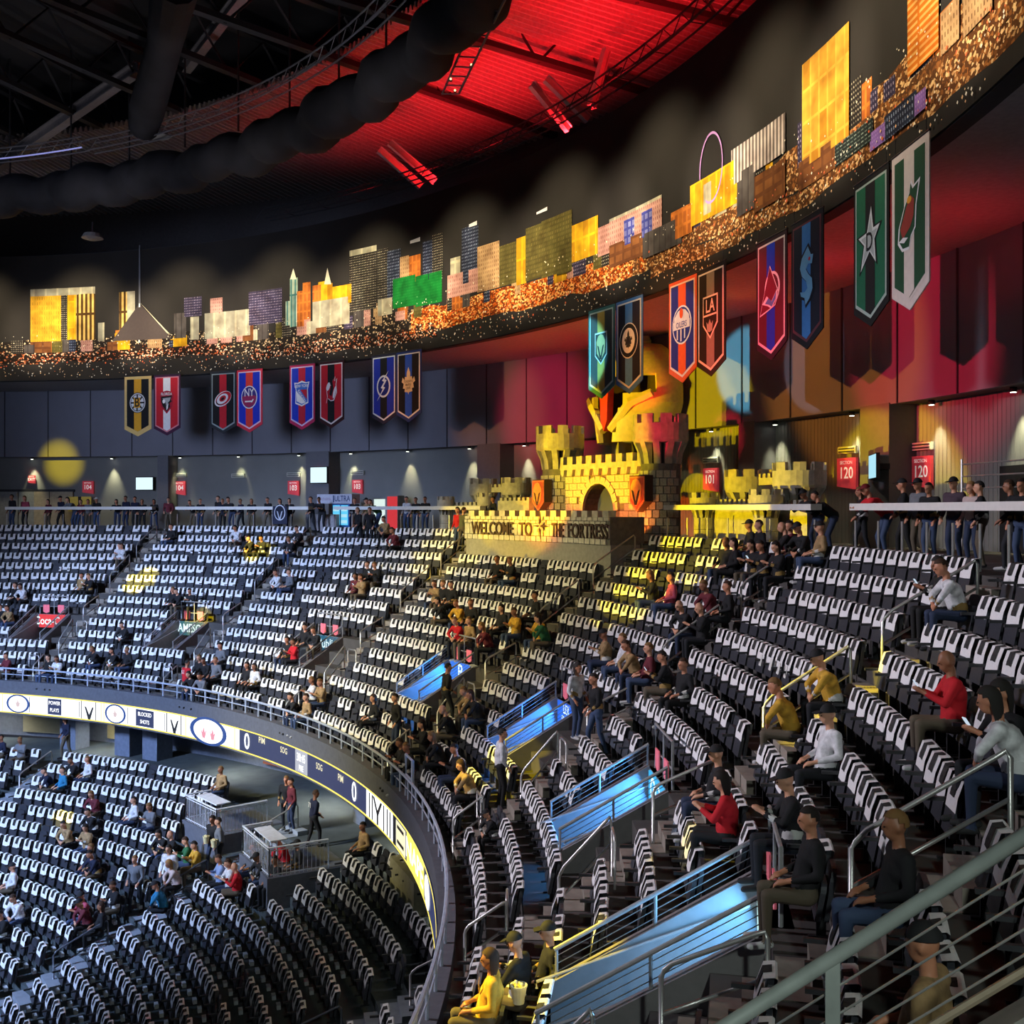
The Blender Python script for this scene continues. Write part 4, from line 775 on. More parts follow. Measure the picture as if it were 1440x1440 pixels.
for px, py, tx, lab, wdt in ((45, 674, 'EXIT', 'small red sign above the far left doors', .75), (124, 685, '104', 'red 104 section sign at the far left wall', 1.2), (253, 686, '104', 'red 104 section sign left of the second downlight pair', 1.3), (413, 686, '103', 'red 103 section sign left of the exit sign', 1.3), (503, 684, '103', 'red 103 section sign right of the drinks kiosk', 1.2), (1000, 674, '101', 'dim red 101 section sign behind the right play castle', 1.2), (1192, 665, '120', 'red 120 section sign left of the screen', 1.35), (1297, 663, '120', 'red 120 section sign above the leaning crowd', 1.25)):
    R = 52.42; wdt *= .66 if px < 900 else .8; th, z = pz(px, py, R); s = thing('section_sign', lab, 'sign', P(R, th, z), RZ(th), 'section signs')
    MB().slab([(-wdt/2, -.55*wdt/1.2), (wdt/2, -.7*wdt/1.2), (wdt/2, .62*wdt/1.2), (-wdt/2, .62*wdt/1.2)], -.06, .05).build('sign_panel', red_s, s)
    mt = MB(); text_into(mt, tx, wdt*.56, 0, -.02, -.075, None, sx=.9); mt.build('number', txt_w, s)
    mt = MB(); text_into(mt, 'SECTION', wdt*.16, 0, .42*wdt/1.2, -.075, None); mt.build('lettering', txt_w, s)
    if px in (253, 413, 503, 1192, 1297, 1000):
        v = thing('wall_vent', 'white louvred vent above the '+lab, 'vent', P(R, th, z+.85), RZ(th), 'wall vents')
        MB().box((0, 0, 0), (1.0, .12, .26)).build('vent_frame', mat('vent_paint', (.55, .54, .46), .6), v)
        for q_ in (-.06, .05): MB().box((0, -.05, q_), (.9, .06, .05)).build('slat', dark_steel, v)
th, z = pz(335, 669, 52.42); v = thing('wall_vent', 'white louvred vent alone between the 104 and 103 signs', 'vent', P(52.42, th, z), RZ(th), 'wall vents'); MB().box((0, 0, 0), (1.0, .12, .26)).build('vent_frame', MATS['vent_paint'], v)
for q_ in (-.06, .05): MB().box((0, -.05, q_), (.9, .06, .05)).build('slat', dark_steel, v)
th, z = pz(446, 661, 51.3); v = thing('exit_sign', 'small glowing red exit sign on the dark pillar', 'exit sign', P(51.3, th, z), RZ(th)); MB().box((0, 0, 0), (.42, .08, .36)).build('sign_box', E('exit_red', (.85, .03, .08), 1.2), v)
scr = E('tv_screen', (.72, .95, 1), 1.1)
for px, py, R, w_, h_, lab in ((203, 680, 52.2, 1.25, .82, 'bright wall screen left of the first pillar'), (448, 668, 51.2, 1.25, .95, 'bright wall screen under the exit sign'), (1227, 656, 51.0, 1.7, .78, 'pale blue wall screen on the yellow pillar')):
    th, z = pz(px, py, R); s = thing('wall_screen', lab, 'screen', P(R, th, z), RZ(th)+(-.5 if px > 1000 else 0), 'wall screens')
    MB().box((0, .06, 0), (w_+.08, .12, h_+.08)).build('screen_case', black, s); MB().box((0, -.01, 0), (w_, .02, h_)).build('screen', E('tv_blue', (.42, .80, .95), 1.0) if px > 1000 else scr, s)
    MB().box((0, .3, .0), (.2, .5, .2)).build('wall_bracket', black, s)
# doors at far left
for px, lab in ((26, 'grey double door at the far left of the concourse'), (70, 'tan lit door right of the grey one at far left')):
    R = 52.4; th = th_at(px, R); d = struct(put('door_%d' % (1 if px < 50 else 2), None, None, P(R, th, ZCON), RZ(th)))
    c_ = mat('door_grey', (.30, .30, .28), .6) if px < 50 else mat('door_tan', (.42, .34, .22), .6)
    for x in (-.85, .85): MB().box((x, 0, 1.25), (1.64, .1, 2.5)).build('door_leaf', c_, d); MB().tube([(x*.2, -.1, 1.0), (x*.2, -.1, 1.4)], .02, 6).build('door_handle', steel, d)
    MB().box((0, .04, 2.58), (3.5, .14, .16)).build('door_frame', dark_steel, d)
fl = thing('gold_flag', 'gold cloth flag hung beside the far left doors', 'flag', P(51.9, th_at(112, 51.9), .35), RZ(76)); MB().slab([(-.9, -.5), (.9, -.5), (.9, .5), (-.9, .5)], 0, .03).build('cloth', mat('flag_gold', (.55, .42, .08), .8), fl); MB().slab([(-.12, -.5), (.12, -.5), (.12, .5), (-.12, .5)], -.012, 0).build('stripe', black, fl)
# drinks kiosk
th = th_at(470, 48.6); kz = thing('drinks_kiosk', 'drinks kiosk with white header and blue lit fridge', 'kiosk', P(48.6, th, ZCON), RZ(th))
MB().box((.0, .35, 1.9), (2.7, .7, .55)).build('header', mat('kiosk_white', (.5, .52, .62), .5), kz)
mt = MB(); text_into(mt, 'Michelob', .26, -.75, 1.9, -.01, None); mt.build('lettering', mat('kiosk_script', (.4, .3, .42), .5), kz)
mt = MB(); text_into(mt, 'ULTRA', .46, .62, 1.9, -.01, None, sx=.85); mt.build('lettering', mat('kiosk_blue', (.02, .04, .14), .5), kz)
MB().box((-.05, -.005, 1.9), (.08, .01, .4)).build('divider', MATS['kiosk_blue'], kz)
MB().box((.45, .4, .82), (1.35, .7, 1.55)).build('fridge_body', mat('fridge_blue', (.02, .10, .35), .4), kz)
for x in (.14, .76): 
    dr = MB().box((x, .03, .95), (.5, .04, 1.15)).build('fridge_door', E('fridge_glow', (.12, .62, .95), 1.0), kz)
    for zb in (.6, .95, 1.3):
        for q_ in range(4): MB().tube([(x-.17+.11*q_, 0, zb-.12), (x-.17+.11*q_, 0, zb+.06)], .035, 6).build('bottle', E('bottle_glow', (.55, .85, .95), .9), dr)
for x in (-1.25, 1.25): MB().box((x, .3, .82), (.1, .3, 1.64)).build('upright', mat('kiosk_grey', (.3, .3, .33), .5), kz)
MB().box((-.35, -.2, .5), (1.6, .3, 1.0)).build('counter_front', mat('kiosk_panel', (.32, .31, .33), .6), kz)
th = th_at(542, 51.2); vm = thing('vending_fridge', 'bright vending fridge with a red side panel', 'fridge', P(51.2, th, ZCON), RZ(th))
MB().box((0, .3, 1.05), (1.9, .6, 2.1)).build('cabinet', mat('vend_grey', (.2, .2, .2), .5), vm); MB().box((-.45, -.02, 1.15), (.85, .04, 1.5)).build('glass_door', E('vend_glow', (.75, .9, .85), 1.0), vm); MB().box((.55, -.02, 1.05), (.75, .04, 2.0)).build('red_panel', E('vend_red', (.75, .03, .03), .8), vm)
# round crest flag over the rail
th = th_at(394, 45.95); fg = thing('crest_flag', 'navy flag with a round crest hung over the counter rail', 'flag', P(45.95, th, .15), RZ(th))
MB().slab([(-.55, -1.0), (.55, -1.0), (.55, .02), (-.55, .02)], -.03, 0).build('cloth', mat('flag_navy', (.02, .024, .05), .8), fg); MB().flat(ell(0, -.35, .42, .45), -.036).build('crest_disc', paint((200, 205, 215)), fg); MB().flat(ell(0, -.35, .36, .39), -.042).build('crest_field', paint((20, 26, 46)), fg); MB().flat([(a*.9, b*.9-.35) for a, b in vee], -.048).build('crest_mark', paint((190, 195, 205)), fg)
# railing at the far right concourse (steel bars in front of a dark doorway)
th = th_at(1418, 50.5); br = thing('bar_railing', 'tall steel bar railing at the far right of the concourse', 'railing', P(50.5, th, ZCON), RZ(th))
for z in (1.9, 2.25, 2.6): MB().tube([(-2.2, 0, z), (2.5, 0, z)], .025, 6).build('bar', steel, br)
for x in (-2.2, 2.5): MB().tube([(x, 0, 0), (x, 0, 2.75)], .035, 6).build('post', steel, br)
d = struct(put('door_3', None, None, P(52.35, th_at(1440, 52.35), ZCON), RZ(3))); MB().box((0, 0, 1.3), (2.6, .1, 2.6)).build('door_leaf', black, d)
# ---------------------------------------------------------------- near railing with concrete parapet
A_, B_ = Vector((.70, 6.10, -3.30+ZC)), Vector((3.25, 5.10, -1.06+ZC))
nr = thing('near_railing', 'thick grey handrail with steel cables sloping across the lower right corner', 'railing', A_, 0)
D_ = B_-A_; base = A_
def nrp(u, h): return D_*u+Vector((0, 0, h))
MB().tube([nrp(-.2, 0), nrp(1.1, 0)], .042, 12).build('top_rail', mat('near_rail_paint', (.30, .33, .31), .5, .2), nr, smooth=True)
for u in (.40, .98): MB().box(nrp(u, -.52), (.075, .05, 1.02), None, Matrix.Rotation(-.37, 3, 'Z')).build('post', MATS['near_rail_paint'], nr)
for h in (-.17, -.32, -.47, -.60): MB().tube([nrp(-.2, h), nrp(1.1, h)], .007, 6).build('cable', steel, nr)
MB().tube([nrp(-.2, -.68), nrp(1.1, -.68)], .022, 6).build('lower_rail', mat('lower_rail_tan', (.35, .28, .2), .5, .2), nr)
par = MB(); nv = Vector((.366, .93, 0))*.11
for u in (-.2, 1.1):
    for s in (-1, 1): par.v += [tuple(nrp(u, -.86)+nv*s), tuple(nrp(u, -.86)+nv*s+Vector((0, 0, -2.2)))]
par.f = [(0, 2, 6, 4), (0, 4, 5, 1), (2, 3, 7, 6), (1, 5, 7, 3), (0, 1, 3, 2), (4, 6, 7, 5)]; par.m = [0]*6
o = par.build('parapet', mat('near_concrete', (.20, .19, .17), .85, var=.25, scale=5, bump=.3), nr); normals_out(o.data)
# ---------------------------------------------------------------- roof
mb = MB(); N_ = 900
for i in range(N_):
    a = -20+112*i/N_; b = a+112/N_; za = 20.6+(.30 if i % 4 < 2 else 0); zb = 20.6+(.30 if (i+1) % 4 < 2 else 0)
    mb.add([P(40, a, za+.3), P(54, a, za), P(54, b, zb), P(40, b, zb+.3)], [(0, 1, 2, 3)])
struct(mb.build('ceiling', deck_m))
mb = MB(); mb.add([P(60, t, 24.5) for t in range(0, 360, 6)], [tuple(range(60))]); struct(mb.build('ceiling', mat('roof_dark', (.012, .012, .013), .8)))
struct(MB().arc(54, 54.4, T0, T1, 8, 21).build('wall_outer', mat('outer_wall_dark', (.05, .045, .045), .8)))
drape = mat('black_drape', (.009, .009, .011), .85, var=.5, scale=1.2, bump=.6)
# ring duct wrapped in black cloth
base = P(38, 40, 17); rd = thing('ring_duct', 'thick black cloth-wrapped ring duct under the roof', 'duct', base)
pts = [P(38+.25*math.sin(t*.9), t, 17.0+.15*math.sin(t*1.7)) for t in np.arange(-10, 94, .5)]
MB().tube([p-base for p in pts], [1.0+.10*math.sin(i*.23)*math.sin(i*.11)+random.uniform(-.025, .025) for i in range(len(pts))], 12).build('wrapped_tube', drape, rd, smooth=True)
for t in range(-8, 92, 6): MB().tube([P(38, t, 18.1)-base, P(38, t, 24.5)-base], .05, 6).build('hanger', dark_steel, rd)
def truss_ring(name, lab, R, z, m, ta, tb, w_=.55, h=.55, strip=None):
    base = P(R, ta, z); t = thing(name, lab, 'truss', base)
    for dR, dz in ((0, 0), (w_, 0), (0, h), (w_, h)):
        MB().tube([P(R+dR, a, z+dz)-base for a in np.arange(ta, tb+.1, 2)], .04, 5).build('chord', strip if strip and dR == 0 and dz == 0 else m, t)
    k = 0
    for a in np.arange(ta, tb, 1.6):
        MB().tube([P(R, a, z)-base, P(R, a+.8, z+h)-base, P(R, a+1.6, z)-base], .022, 4).build('brace', m, t)
        if k % 2 == 0: MB().tube([P(R, a, z)-base, P(R+w_, a, z)-base], .02, 4).build('spacer', m, t)
        k += 1
grey_st = mat('truss_grey', (.10, .10, .11), .5, .3)
truss_ring('ring_truss', 'curved lattice catwalk truss along the black ring duct', 36.4, 18.3, grey_st, 16, 66)
truss_ring('ring_truss', 'curved catwalk truss with a blue-white lit edge at the upper left', 36.4, 18.5, grey_st, 66.5, 92, strip=E('blue_strip', (.30, .32, .75), .8))
truss_ring('ring_truss', 'dark lattice truss along the top of the skyline wall', 45.0, 16.4, dark_steel, 0, 60)
# radial roof beams
for k, (t, z) in enumerate(((86, 21), (78, 21), (70, 21), (62, 21), (53, 21), (44, 20.4), (35, 19.9), (26, 19.6), (17, 19.6), (8, 19.6))):
    base = P(10, t, z); g = thing('roof_beam', 'dark steel roof truss beam, %s from the left' % ORD[k], 'beam', base, 0, 'radial roof beams')
    hb = .9
    for dz, hh in ((0, .26), (2.2, .22)): 
        m_ = MB(); d1 = P(54, t, z+dz)-base; d0 = Vector((0, 0, dz)); s_ = Vector((-math.sin(rad(t)), math.cos(rad(t)), 0))*.2
        m_.add([d0-s_, d0+s_, d1+s_, d1-s_, d0-s_+Vector((0, 0, hh)), d0+s_+Vector((0, 0, hh)), d1+s_+Vector((0, 0, hh)), d1-s_+Vector((0, 0, hh))], [(0, 3, 2, 1), (4, 5, 6, 7), (0, 1, 5, 4), (1, 2, 6, 5), (2, 3, 7, 6), (3, 0, 4, 7)]).build('chord', mat('beam_black', (.016, .016, .018), .6), g)
    for q_ in range(11): MB().tube([P(10+4*q_, t, z)-base, P(12+4*q_, t, z+2.2)-base, P(14+4*q_, t, z)-base], .07, 5).build('web', MATS['beam_black'], g)
# pale diagonal girder upper left and red-lit struts over the mural
def bar(name, lab, pts, r, m, cat='beam', group=None):
    b = Vector(pts[0]); t = thing(name, lab, cat, b, 0, group)
    d = (Vector(pts[1])-b); q_ = d.to_track_quat('X', 'Z').to_matrix(); L_ = d.length
    MB().box(d/2, (L_, r*.35, r*2), None, q_).build('web', m, t); 
    for s in (-1, 1): MB().box(d/2+q_ @ Vector((0, 0, s*r)), (L_, r*1.6, r*.25), None, q_).build('flange', m, t)
def at(px, py, R): th, z = pz(px, py, R); return P(R, th, z)
bar('roof_girder', 'pale grey diagonal girder at the upper left', (at(-20, 245, 42), at(195, 95, 37)), .28, mat('girder_grey', (.16, .15, .15), .6))
bar('roof_girder', 'pale grey diagonal girder at the upper middle left', (at(262, 95, 39), at(350, -20, 36)), .26, MATS['girder_grey'])
redst = mat('strut_paint', (.42, .36, .36), .6)
for k, (a, b, Ra, Rb) in enumerate((((533, 210), (592, 262), 44.5, 46.5), ((548, 200), (612, 255), 44.5, 46.5), ((748, 118), (800, 182), 44.5, 46.5), ((768, 110), (828, 168), 44.5, 46.5), ((853, 70), (832, 150), 48, 47))):
    bar('roof_strut', '%s red-lit steel strut above the skyline wall' % ORD[k], (at(*a, Ra), at(*b, Rb)), .16, redst, 'strut', 'red-lit roof struts')
# cloth-wrapped radial duct, upper left
base = at(250, -30, 30); dd = thing('radial_duct', 'lumpy black cloth-wrapped duct hanging at the upper left', 'duct', base)
pa = [at(248, -30, 30), at(232, 60, 33), at(208, 150, 35.5), at(192, 225, 37.5)]
pa[3] = pa[2].lerp(pa[3], .4)
MB().tube([p-base for p in pa], [.9, .75, .85, .7], 12).build('wrapped_tube', drape, dd, smooth=True)
# ladder-like rigging truss near top centre
base = at(632, 132, 41); lt = thing('ladder_truss', 'ladder-like rigging truss hanging at top centre', 'truss', base)
q0, q1, q2, q3 = at(622, 132, 41), at(645, 132, 41), at(690, -25, 38), at(722, -25, 38)
for a, b in ((q0, q2), (q1, q3)): MB().tube([a-base, b-base], .045, 5).build('chord', grey_st, lt)
for i in range(10): MB().tube([q0.lerp(q2, i/10)-base, q1.lerp(q3, i/10)-base], .03, 5).build('rung', grey_st, lt)
for nm_, px, py in (('lowest', 640, 128), ('second lowest', 634, 112), ('topmost', 676, 68), ('second highest', 663, 92)):
    p = at(px, py, 40.3); l = thing('rig_lamp', nm_+' tiny warm lamp on the ladder truss', 'lamp', p, 0, 'tiny rig lamps'); MB().tube([(0, 0, -.06), (0, 0, .06)], .06, 8).build('lamp_can', dark_steel, l); MB().tube([(0, -.07, -.03), (0, -.07, .03)], .04, 8).build('bulb', E('rig_bulb', (1, .75, .35), 2.5), l)
for px, py, R, lab in ((222, 192, 37, 'pale moving-head lamp beside the wrapped duct'), (55, 288, 38, 'round pale speaker dish at far upper left'), (130, 335, 41, 'small pale dish near the skyline top')):
    p = at(px, py, R); l = thing('rig_fixture', lab, 'lamp', p); MB().lathe([(.05, .3), (.45, .25), (.6, 0), (.3, -.1), (.02, -.12)], 14).build('fixture_body', mat('fixture_pale', (.2, .2, .19), .5), l); MB().tube([(0, 0, .3), (0, 0, .9)], .05, 6).build('yoke', dark_steel, l)
# ---------------------------------------------------------------- seats
def rounded(w_, z0, z1, r, n=4):
    pts = [(-w_/2, z0), (w_/2, z0)]
    for i in range(n+1): a = math.pi/2*i/n; pts.append((w_/2-r+r*math.cos(a), z1-r+r*math.sin(a)))
    for i in range(n+1): a = math.pi/2+math.pi/2*i/n; pts.append((-w_/2+r+r*math.cos(a), z1-r+r*math.sin(a)))
    return pts
def rec(k, y0=0, zb=.36):
    return lambda v: Vector((v.x, v.y+y0+(v.z-zb)*k, v.z))
SP = {}
SP['backrest'] = MB().slab(rounded(.455, .34, .86, .12), -.03, .02, seat_m, rec(.16))
SP['seat_pan'] = MB().slab(rounded(.42, .33, .70, .09), -.085, -.03, seat_in, rec(.20, -.03))
SP['armrest'] = MB().box((-.25, -.14, .60), (.045, .28, .04), armr).box((-.25, -.03, .42), (.04, .08, .36), armr)
SP['foot'] = MB().box((-.25, -.02, .13), (.035, .10, .27), dark_steel).box((-.25, -.05, .012), (.06, .2, .024), dark_steel)
PAD = MB().box((0, -.20, .16), (.2, .10, .10), pad_m)
def towel_mb(k):
    rnd = random.Random(k); w_ = .395; sk = rnd.uniform(-.03, .03); dx = rnd.uniform(-.012, .012)
    fd = .29+rnd.uniform(-.03, .03)
    prof = [(-.055, .86-fd), (-.05, .86-fd*.5), (-.048+.03, .872), (.03+.05, .885), (.105, .868), (.10, .86-.16)]  # (y,z) across the back
    def mk(x0, x1, off, sel, m):
        mb = MB(); vs = []
        for i, (y, z) in enumerate(sel):
            kk = (z-.36)*.16 if i < 9 else 0
            for x in (x0, (x0+x1)/2, x1): vs.append((x+dx+sk*(.86-z)/.25, y-off+(.055 if y < .0 else 0)*0+(z-.86)*.16+.02, z+(.004 if off else 0)+.006*math.sin(x*40+k)))
        n = len(sel)
        return mb.add(vs, [(i*3+j, i*3+j+1, (i+1)*3+j+1, (i+1)*3+j) for i in range(n-1) for j in range(2)], m)
    cl = mk(-w_/2, w_/2, 0, prof, towel_m)
    zz0 = .86-fd*.56
    pr = mk(-.078, .078, .006, [(-.0535, zz0), (-.05, .86-fd*.4), (-.02, .873), (.06, .888)], print_m)
    return cl, pr
TW = [towel_mb(k) for k in range(6)]
SECN = ['far left section', 'section under sign 104', 'section under the drinks kiosk', 'section under the welcome wall', 'section right of the castle', 'section under sign 120', 'section right of yellow-lit steps', 'nearest right section']
SEATS = []
for i in range(NR):
    R = Rr(i)
    for s in range(len(AIS)-1):
        hi, lo = AIS[s]-math.degrees(.66/R), AIS[s+1]+math.degrees(.66/R)
        if s == 0: pass
        n = int((hi-lo)*R*math.pi/180/.615); idx = 0
        for k in range(n):
            t = hi-(hi-lo)*(k+.5)/n
            if s == 3 and i < 2: continue
            bad = False
            for c, r in VOM:
                if r <= i <= 10:
                    am = [a for a in AIS if a < c][0]
                    if am-.2 < t < c+HV+.62: bad = True
            if bad: continue
            idx += 1; SEATS.append(dict(b=0, row=i, R=R, t=t, z=Zr(i), sec=s, k=idx))
LSEC = ['far left', 'left', 'middle', 'right']
la = [91]+LAIS+[2]
for j in range(LNR):
    R = LR(j)
    for s in range(4):
        hi, lo = la[s]-math.degrees(.7/R), la[s+1]+math.degrees(.7/R); n = int((hi-lo)*R*math.pi/180/.60); idx = 0
        for k in range(n):
            t = hi-(hi-lo)*(k+.5)/n
            if j < 5 and LR(j)+LD(t) > 31.7 and any(a-.9 < t < b+.9 for a, b in PLAT): continue
            if s == 3 and j > 10: continue
            idx += 1; SEATS.append(dict(b=1, row=j, R=R+LD(t), t=t, z=LZ(j), sec=s, k=idx))
SEATS.insert(0, None); SEATS.pop(0)
for s in SEATS:
    v = P(s['R'], s['t'], s['z']+.75); s['p'] = v
    s['ok'] = False
    if v.y > 3:
        x, y = proj(v); s['px'] = x; s['py'] = y; s['ok'] = -130 < x < 1570 and -100 < y < 1600
        s['in'] = -5 < x < 1445 and y < 1445
SEATS = [s for s in SEATS if s['ok']]
for s in SEATS: s['towel'] = random.random() > .05; s['occ'] = False
# some gaps in towels seen in the photo handled by people placement below
# ---------------------------------------------------------------- people
PEOPLE = []   # (px, py of head top, kind, top colour, trousers, hat, notes)
def add(kind, s):
    for it in s.split():
        f = it.split(','); PEOPLE.append((float(f[0]), float(f[1]), kind, f[2], f[3] if len(f) > 3 else ''))
# leaning / standing on the concourse behind the rail
add('C', '17,695,k 35,697,p 68,702,m 86,697,n,c 104,700,g 114,702,m 124,703,g 136,699,k,w 165,703,k 177,697,n 190,698,n 200,704,k 217,704,k 237,699,m 271,704,k 282,704,k 307,697,k 313,701,n 326,700,k 339,701,n 354,702,k 377,699,k 394,701,k 407,704,k 438,698,k 452,700,k 499,700,k 516,701,t,c 530,704,G 572,698,w 585,702,k 598,698,k 694,698,k 1212,687,k 1272,672,k,c 1292,672,g,c 1307,678,k 1342,670,v,c 1367,678,L 1379,678,k 1423,676,k 1438,687,k')
add('R', '1146,690,k,c 1166,693,k 1240,683,r,c')
add('A', '504,708,k 520,702,k 651,717,o 644,719,r 262,926,r61 557,973,k 628,945,k 811,952,w 838,938,k 705,1013,w')
add('s', '160,762,w 174,760,w 110,805,t 130,807,k 15,820,k 31,822,w 23,847,t 10,848,k 179,879,k 133,908,k 167,913,k 177,915,k 62,925,k 74,927,w 18,945,m 245,745,k 332,745,w 343,747,k 354,748,k 364,748,k 411,750,k 423,747,k 398,797,w 407,797,g 246,827,k 257,827,k 265,827,k 427,875,k 446,877,k 415,895,r 402,898,k 312,908,g 279,925,k 290,927,k 302,927,g 347,932,k 357,937,w 277,973,k 286,977,g 437,951,w 452,953,t 413,1002,k 423,1002,t')
add('s', '542,733,t 555,738,m 511,792,k 527,788,k 495,802,m 507,801,t 702,792,k 715,791,k 607,824,t 620,827,k 630,828,k 625,848,k 643,853,y 653,855,k 652,870,r 660,880,t 700,858,k 693,877,m 730,845,y 747,841,k 749,862,y 762,865,G 924,807,k 937,808,p 857,882,t,c 870,885,w 897,892,t 911,899,m 940,907,k 953,905,k 520,965,k 572,1028,k 600,1027,k 623,1043,k 637,1005,k,b 662,983,t 677,983,k 563,1058,k 647,1027,k')
add('s', '1051,737,k,c 1067,733,k 1017,763,k 1034,767,k 1053,758,k 1070,763,k 1105,733,m 1117,730,k,b 1132,735,k,c 1158,740,t,c 1095,768,k 1012,815,m 1022,815,k 978,843,k,b 989,847,k,b 1171,915,y,c 1107,960,y 1165,977,w,c 1327,808,k 1340,810,w 1347,967,r23,b 1417,1010,k19 1436,973,w 1003,1133,k,c 1023,1200,r 1133,1147,k 1113,1173,k,c 1258,1217,k 1293,1227,t,c 710,1340,y27 790,1320,k,c 765,1340,k,c 663,1200,t 690,1095,k,c 943,1407,k')
# lower bowl
add('D', '93,1015,n 310,1165,g 302,1157,k 410,1117,m 442,1115,n71 403,1100,k 193,1357,g 240,1343,w')
add('l', '7,1027,n 23,1027,g 103,1067,k 125,1070,w 72,1087,n 88,1090,b 128,1123,k 140,1123,m 117,1148,t 97,1153,t 190,1117,w 207,1123,g 232,1157,k 243,1158,k,b 263,1172,G 277,1177,y 328,1207,w 338,1210,r,b 355,1218,k 372,1235,k,c 385,1247,k 128,1197,k 133,1203,n 17,1225,w,c 25,1240,w 250,1263,L 143,1313,k 163,1322,k 123,1353,m,c 128,1377,p,c 228,1402,b,c 308,1407,B 403,1417,r,c 417,1417,k,c 7,1323,k 312,1083,t 505,1225,t')
TOPS = {'k': ((24, 24, 27), 'black top'), 'n': ((22, 28, 52), 'navy top'), 'w': ((205, 205, 208), 'white jersey'), 'r': ((190, 24, 36), 'red top'), 'm': ((98, 34, 44), 'maroon top'), 't': ((150, 122, 84), 'tan jersey'), 'g': ((105, 108, 114), 'grey top'), 'y': ((195, 150, 50), 'gold jersey'), 'G': ((40, 96, 60), 'green hoodie'), 'b': ((40, 120, 160), 'teal top'), 'B': ((130, 150, 190), 'blue plaid shirt'), 'p': ((170, 70, 90), 'pink top'), 'v': ((70, 55, 66), 'dark plum jersey'), 'L': ((190, 170, 165), 'pale knit top'), 'o': ((88, 88, 66), 'olive jacket')}
PANTS = [(28, 30, 36), (40, 52, 78), (58, 74, 104), (90, 80, 66), (22, 22, 24)]
SKIN = [(205, 150, 120), (188, 128, 98), (150, 100, 74)]
HAIR = [(28, 20, 16), (60, 40, 26), (120, 88, 50), (40, 36, 34)]
def capsule(mb, a, b, ra, rb, n=10):
    a, b = Vector(a), Vector(b); d = b-a
    if d.length < 1e-5: d = Vector((0, 0, 1e-3))
    u = d.normalized(); pts = []; rs = []
    for t in (-1, -.85, -.5, 0): pts.append(a+u*ra*t); rs.append(max(.002, ra*math.sqrt(max(0, 1-t*t))))
    for t in (0, .5, .85, 1): pts.append(b+u*rb*t); rs.append(max(.002, rb*math.sqrt(max(0, 1-t*t))))
    mb.tube(pts, rs, n)
def ball(mb, c, r, n=12):
    vs = []; fs = []; m = 8
    for j in range(1, m):
        for i in range(n):
            a, b = 2*math.pi*i/n, math.pi*j/m; vs.append((c[0]+r[0]*math.sin(b)*math.cos(a), c[1]+r[1]*math.sin(b)*math.sin(a), c[2]+r[2]*math.cos(b)))
    for j in range(m-2):
        for i in range(n): fs.append((j*n+i, (j+1)*n+i, (j+1)*n+(i+1) % n, j*n+(i+1) % n))
    t = len(vs); vs += [(c[0], c[1], c[2]+r[2]), (c[0], c[1], c[2]-r[2])]
    for i in range(n): fs.append((t, i, (i+1) % n)); fs.append((t+1, (m-2)*n+(i+1) % n, (m-2)*n+i))
    mb.add(vs, fs)
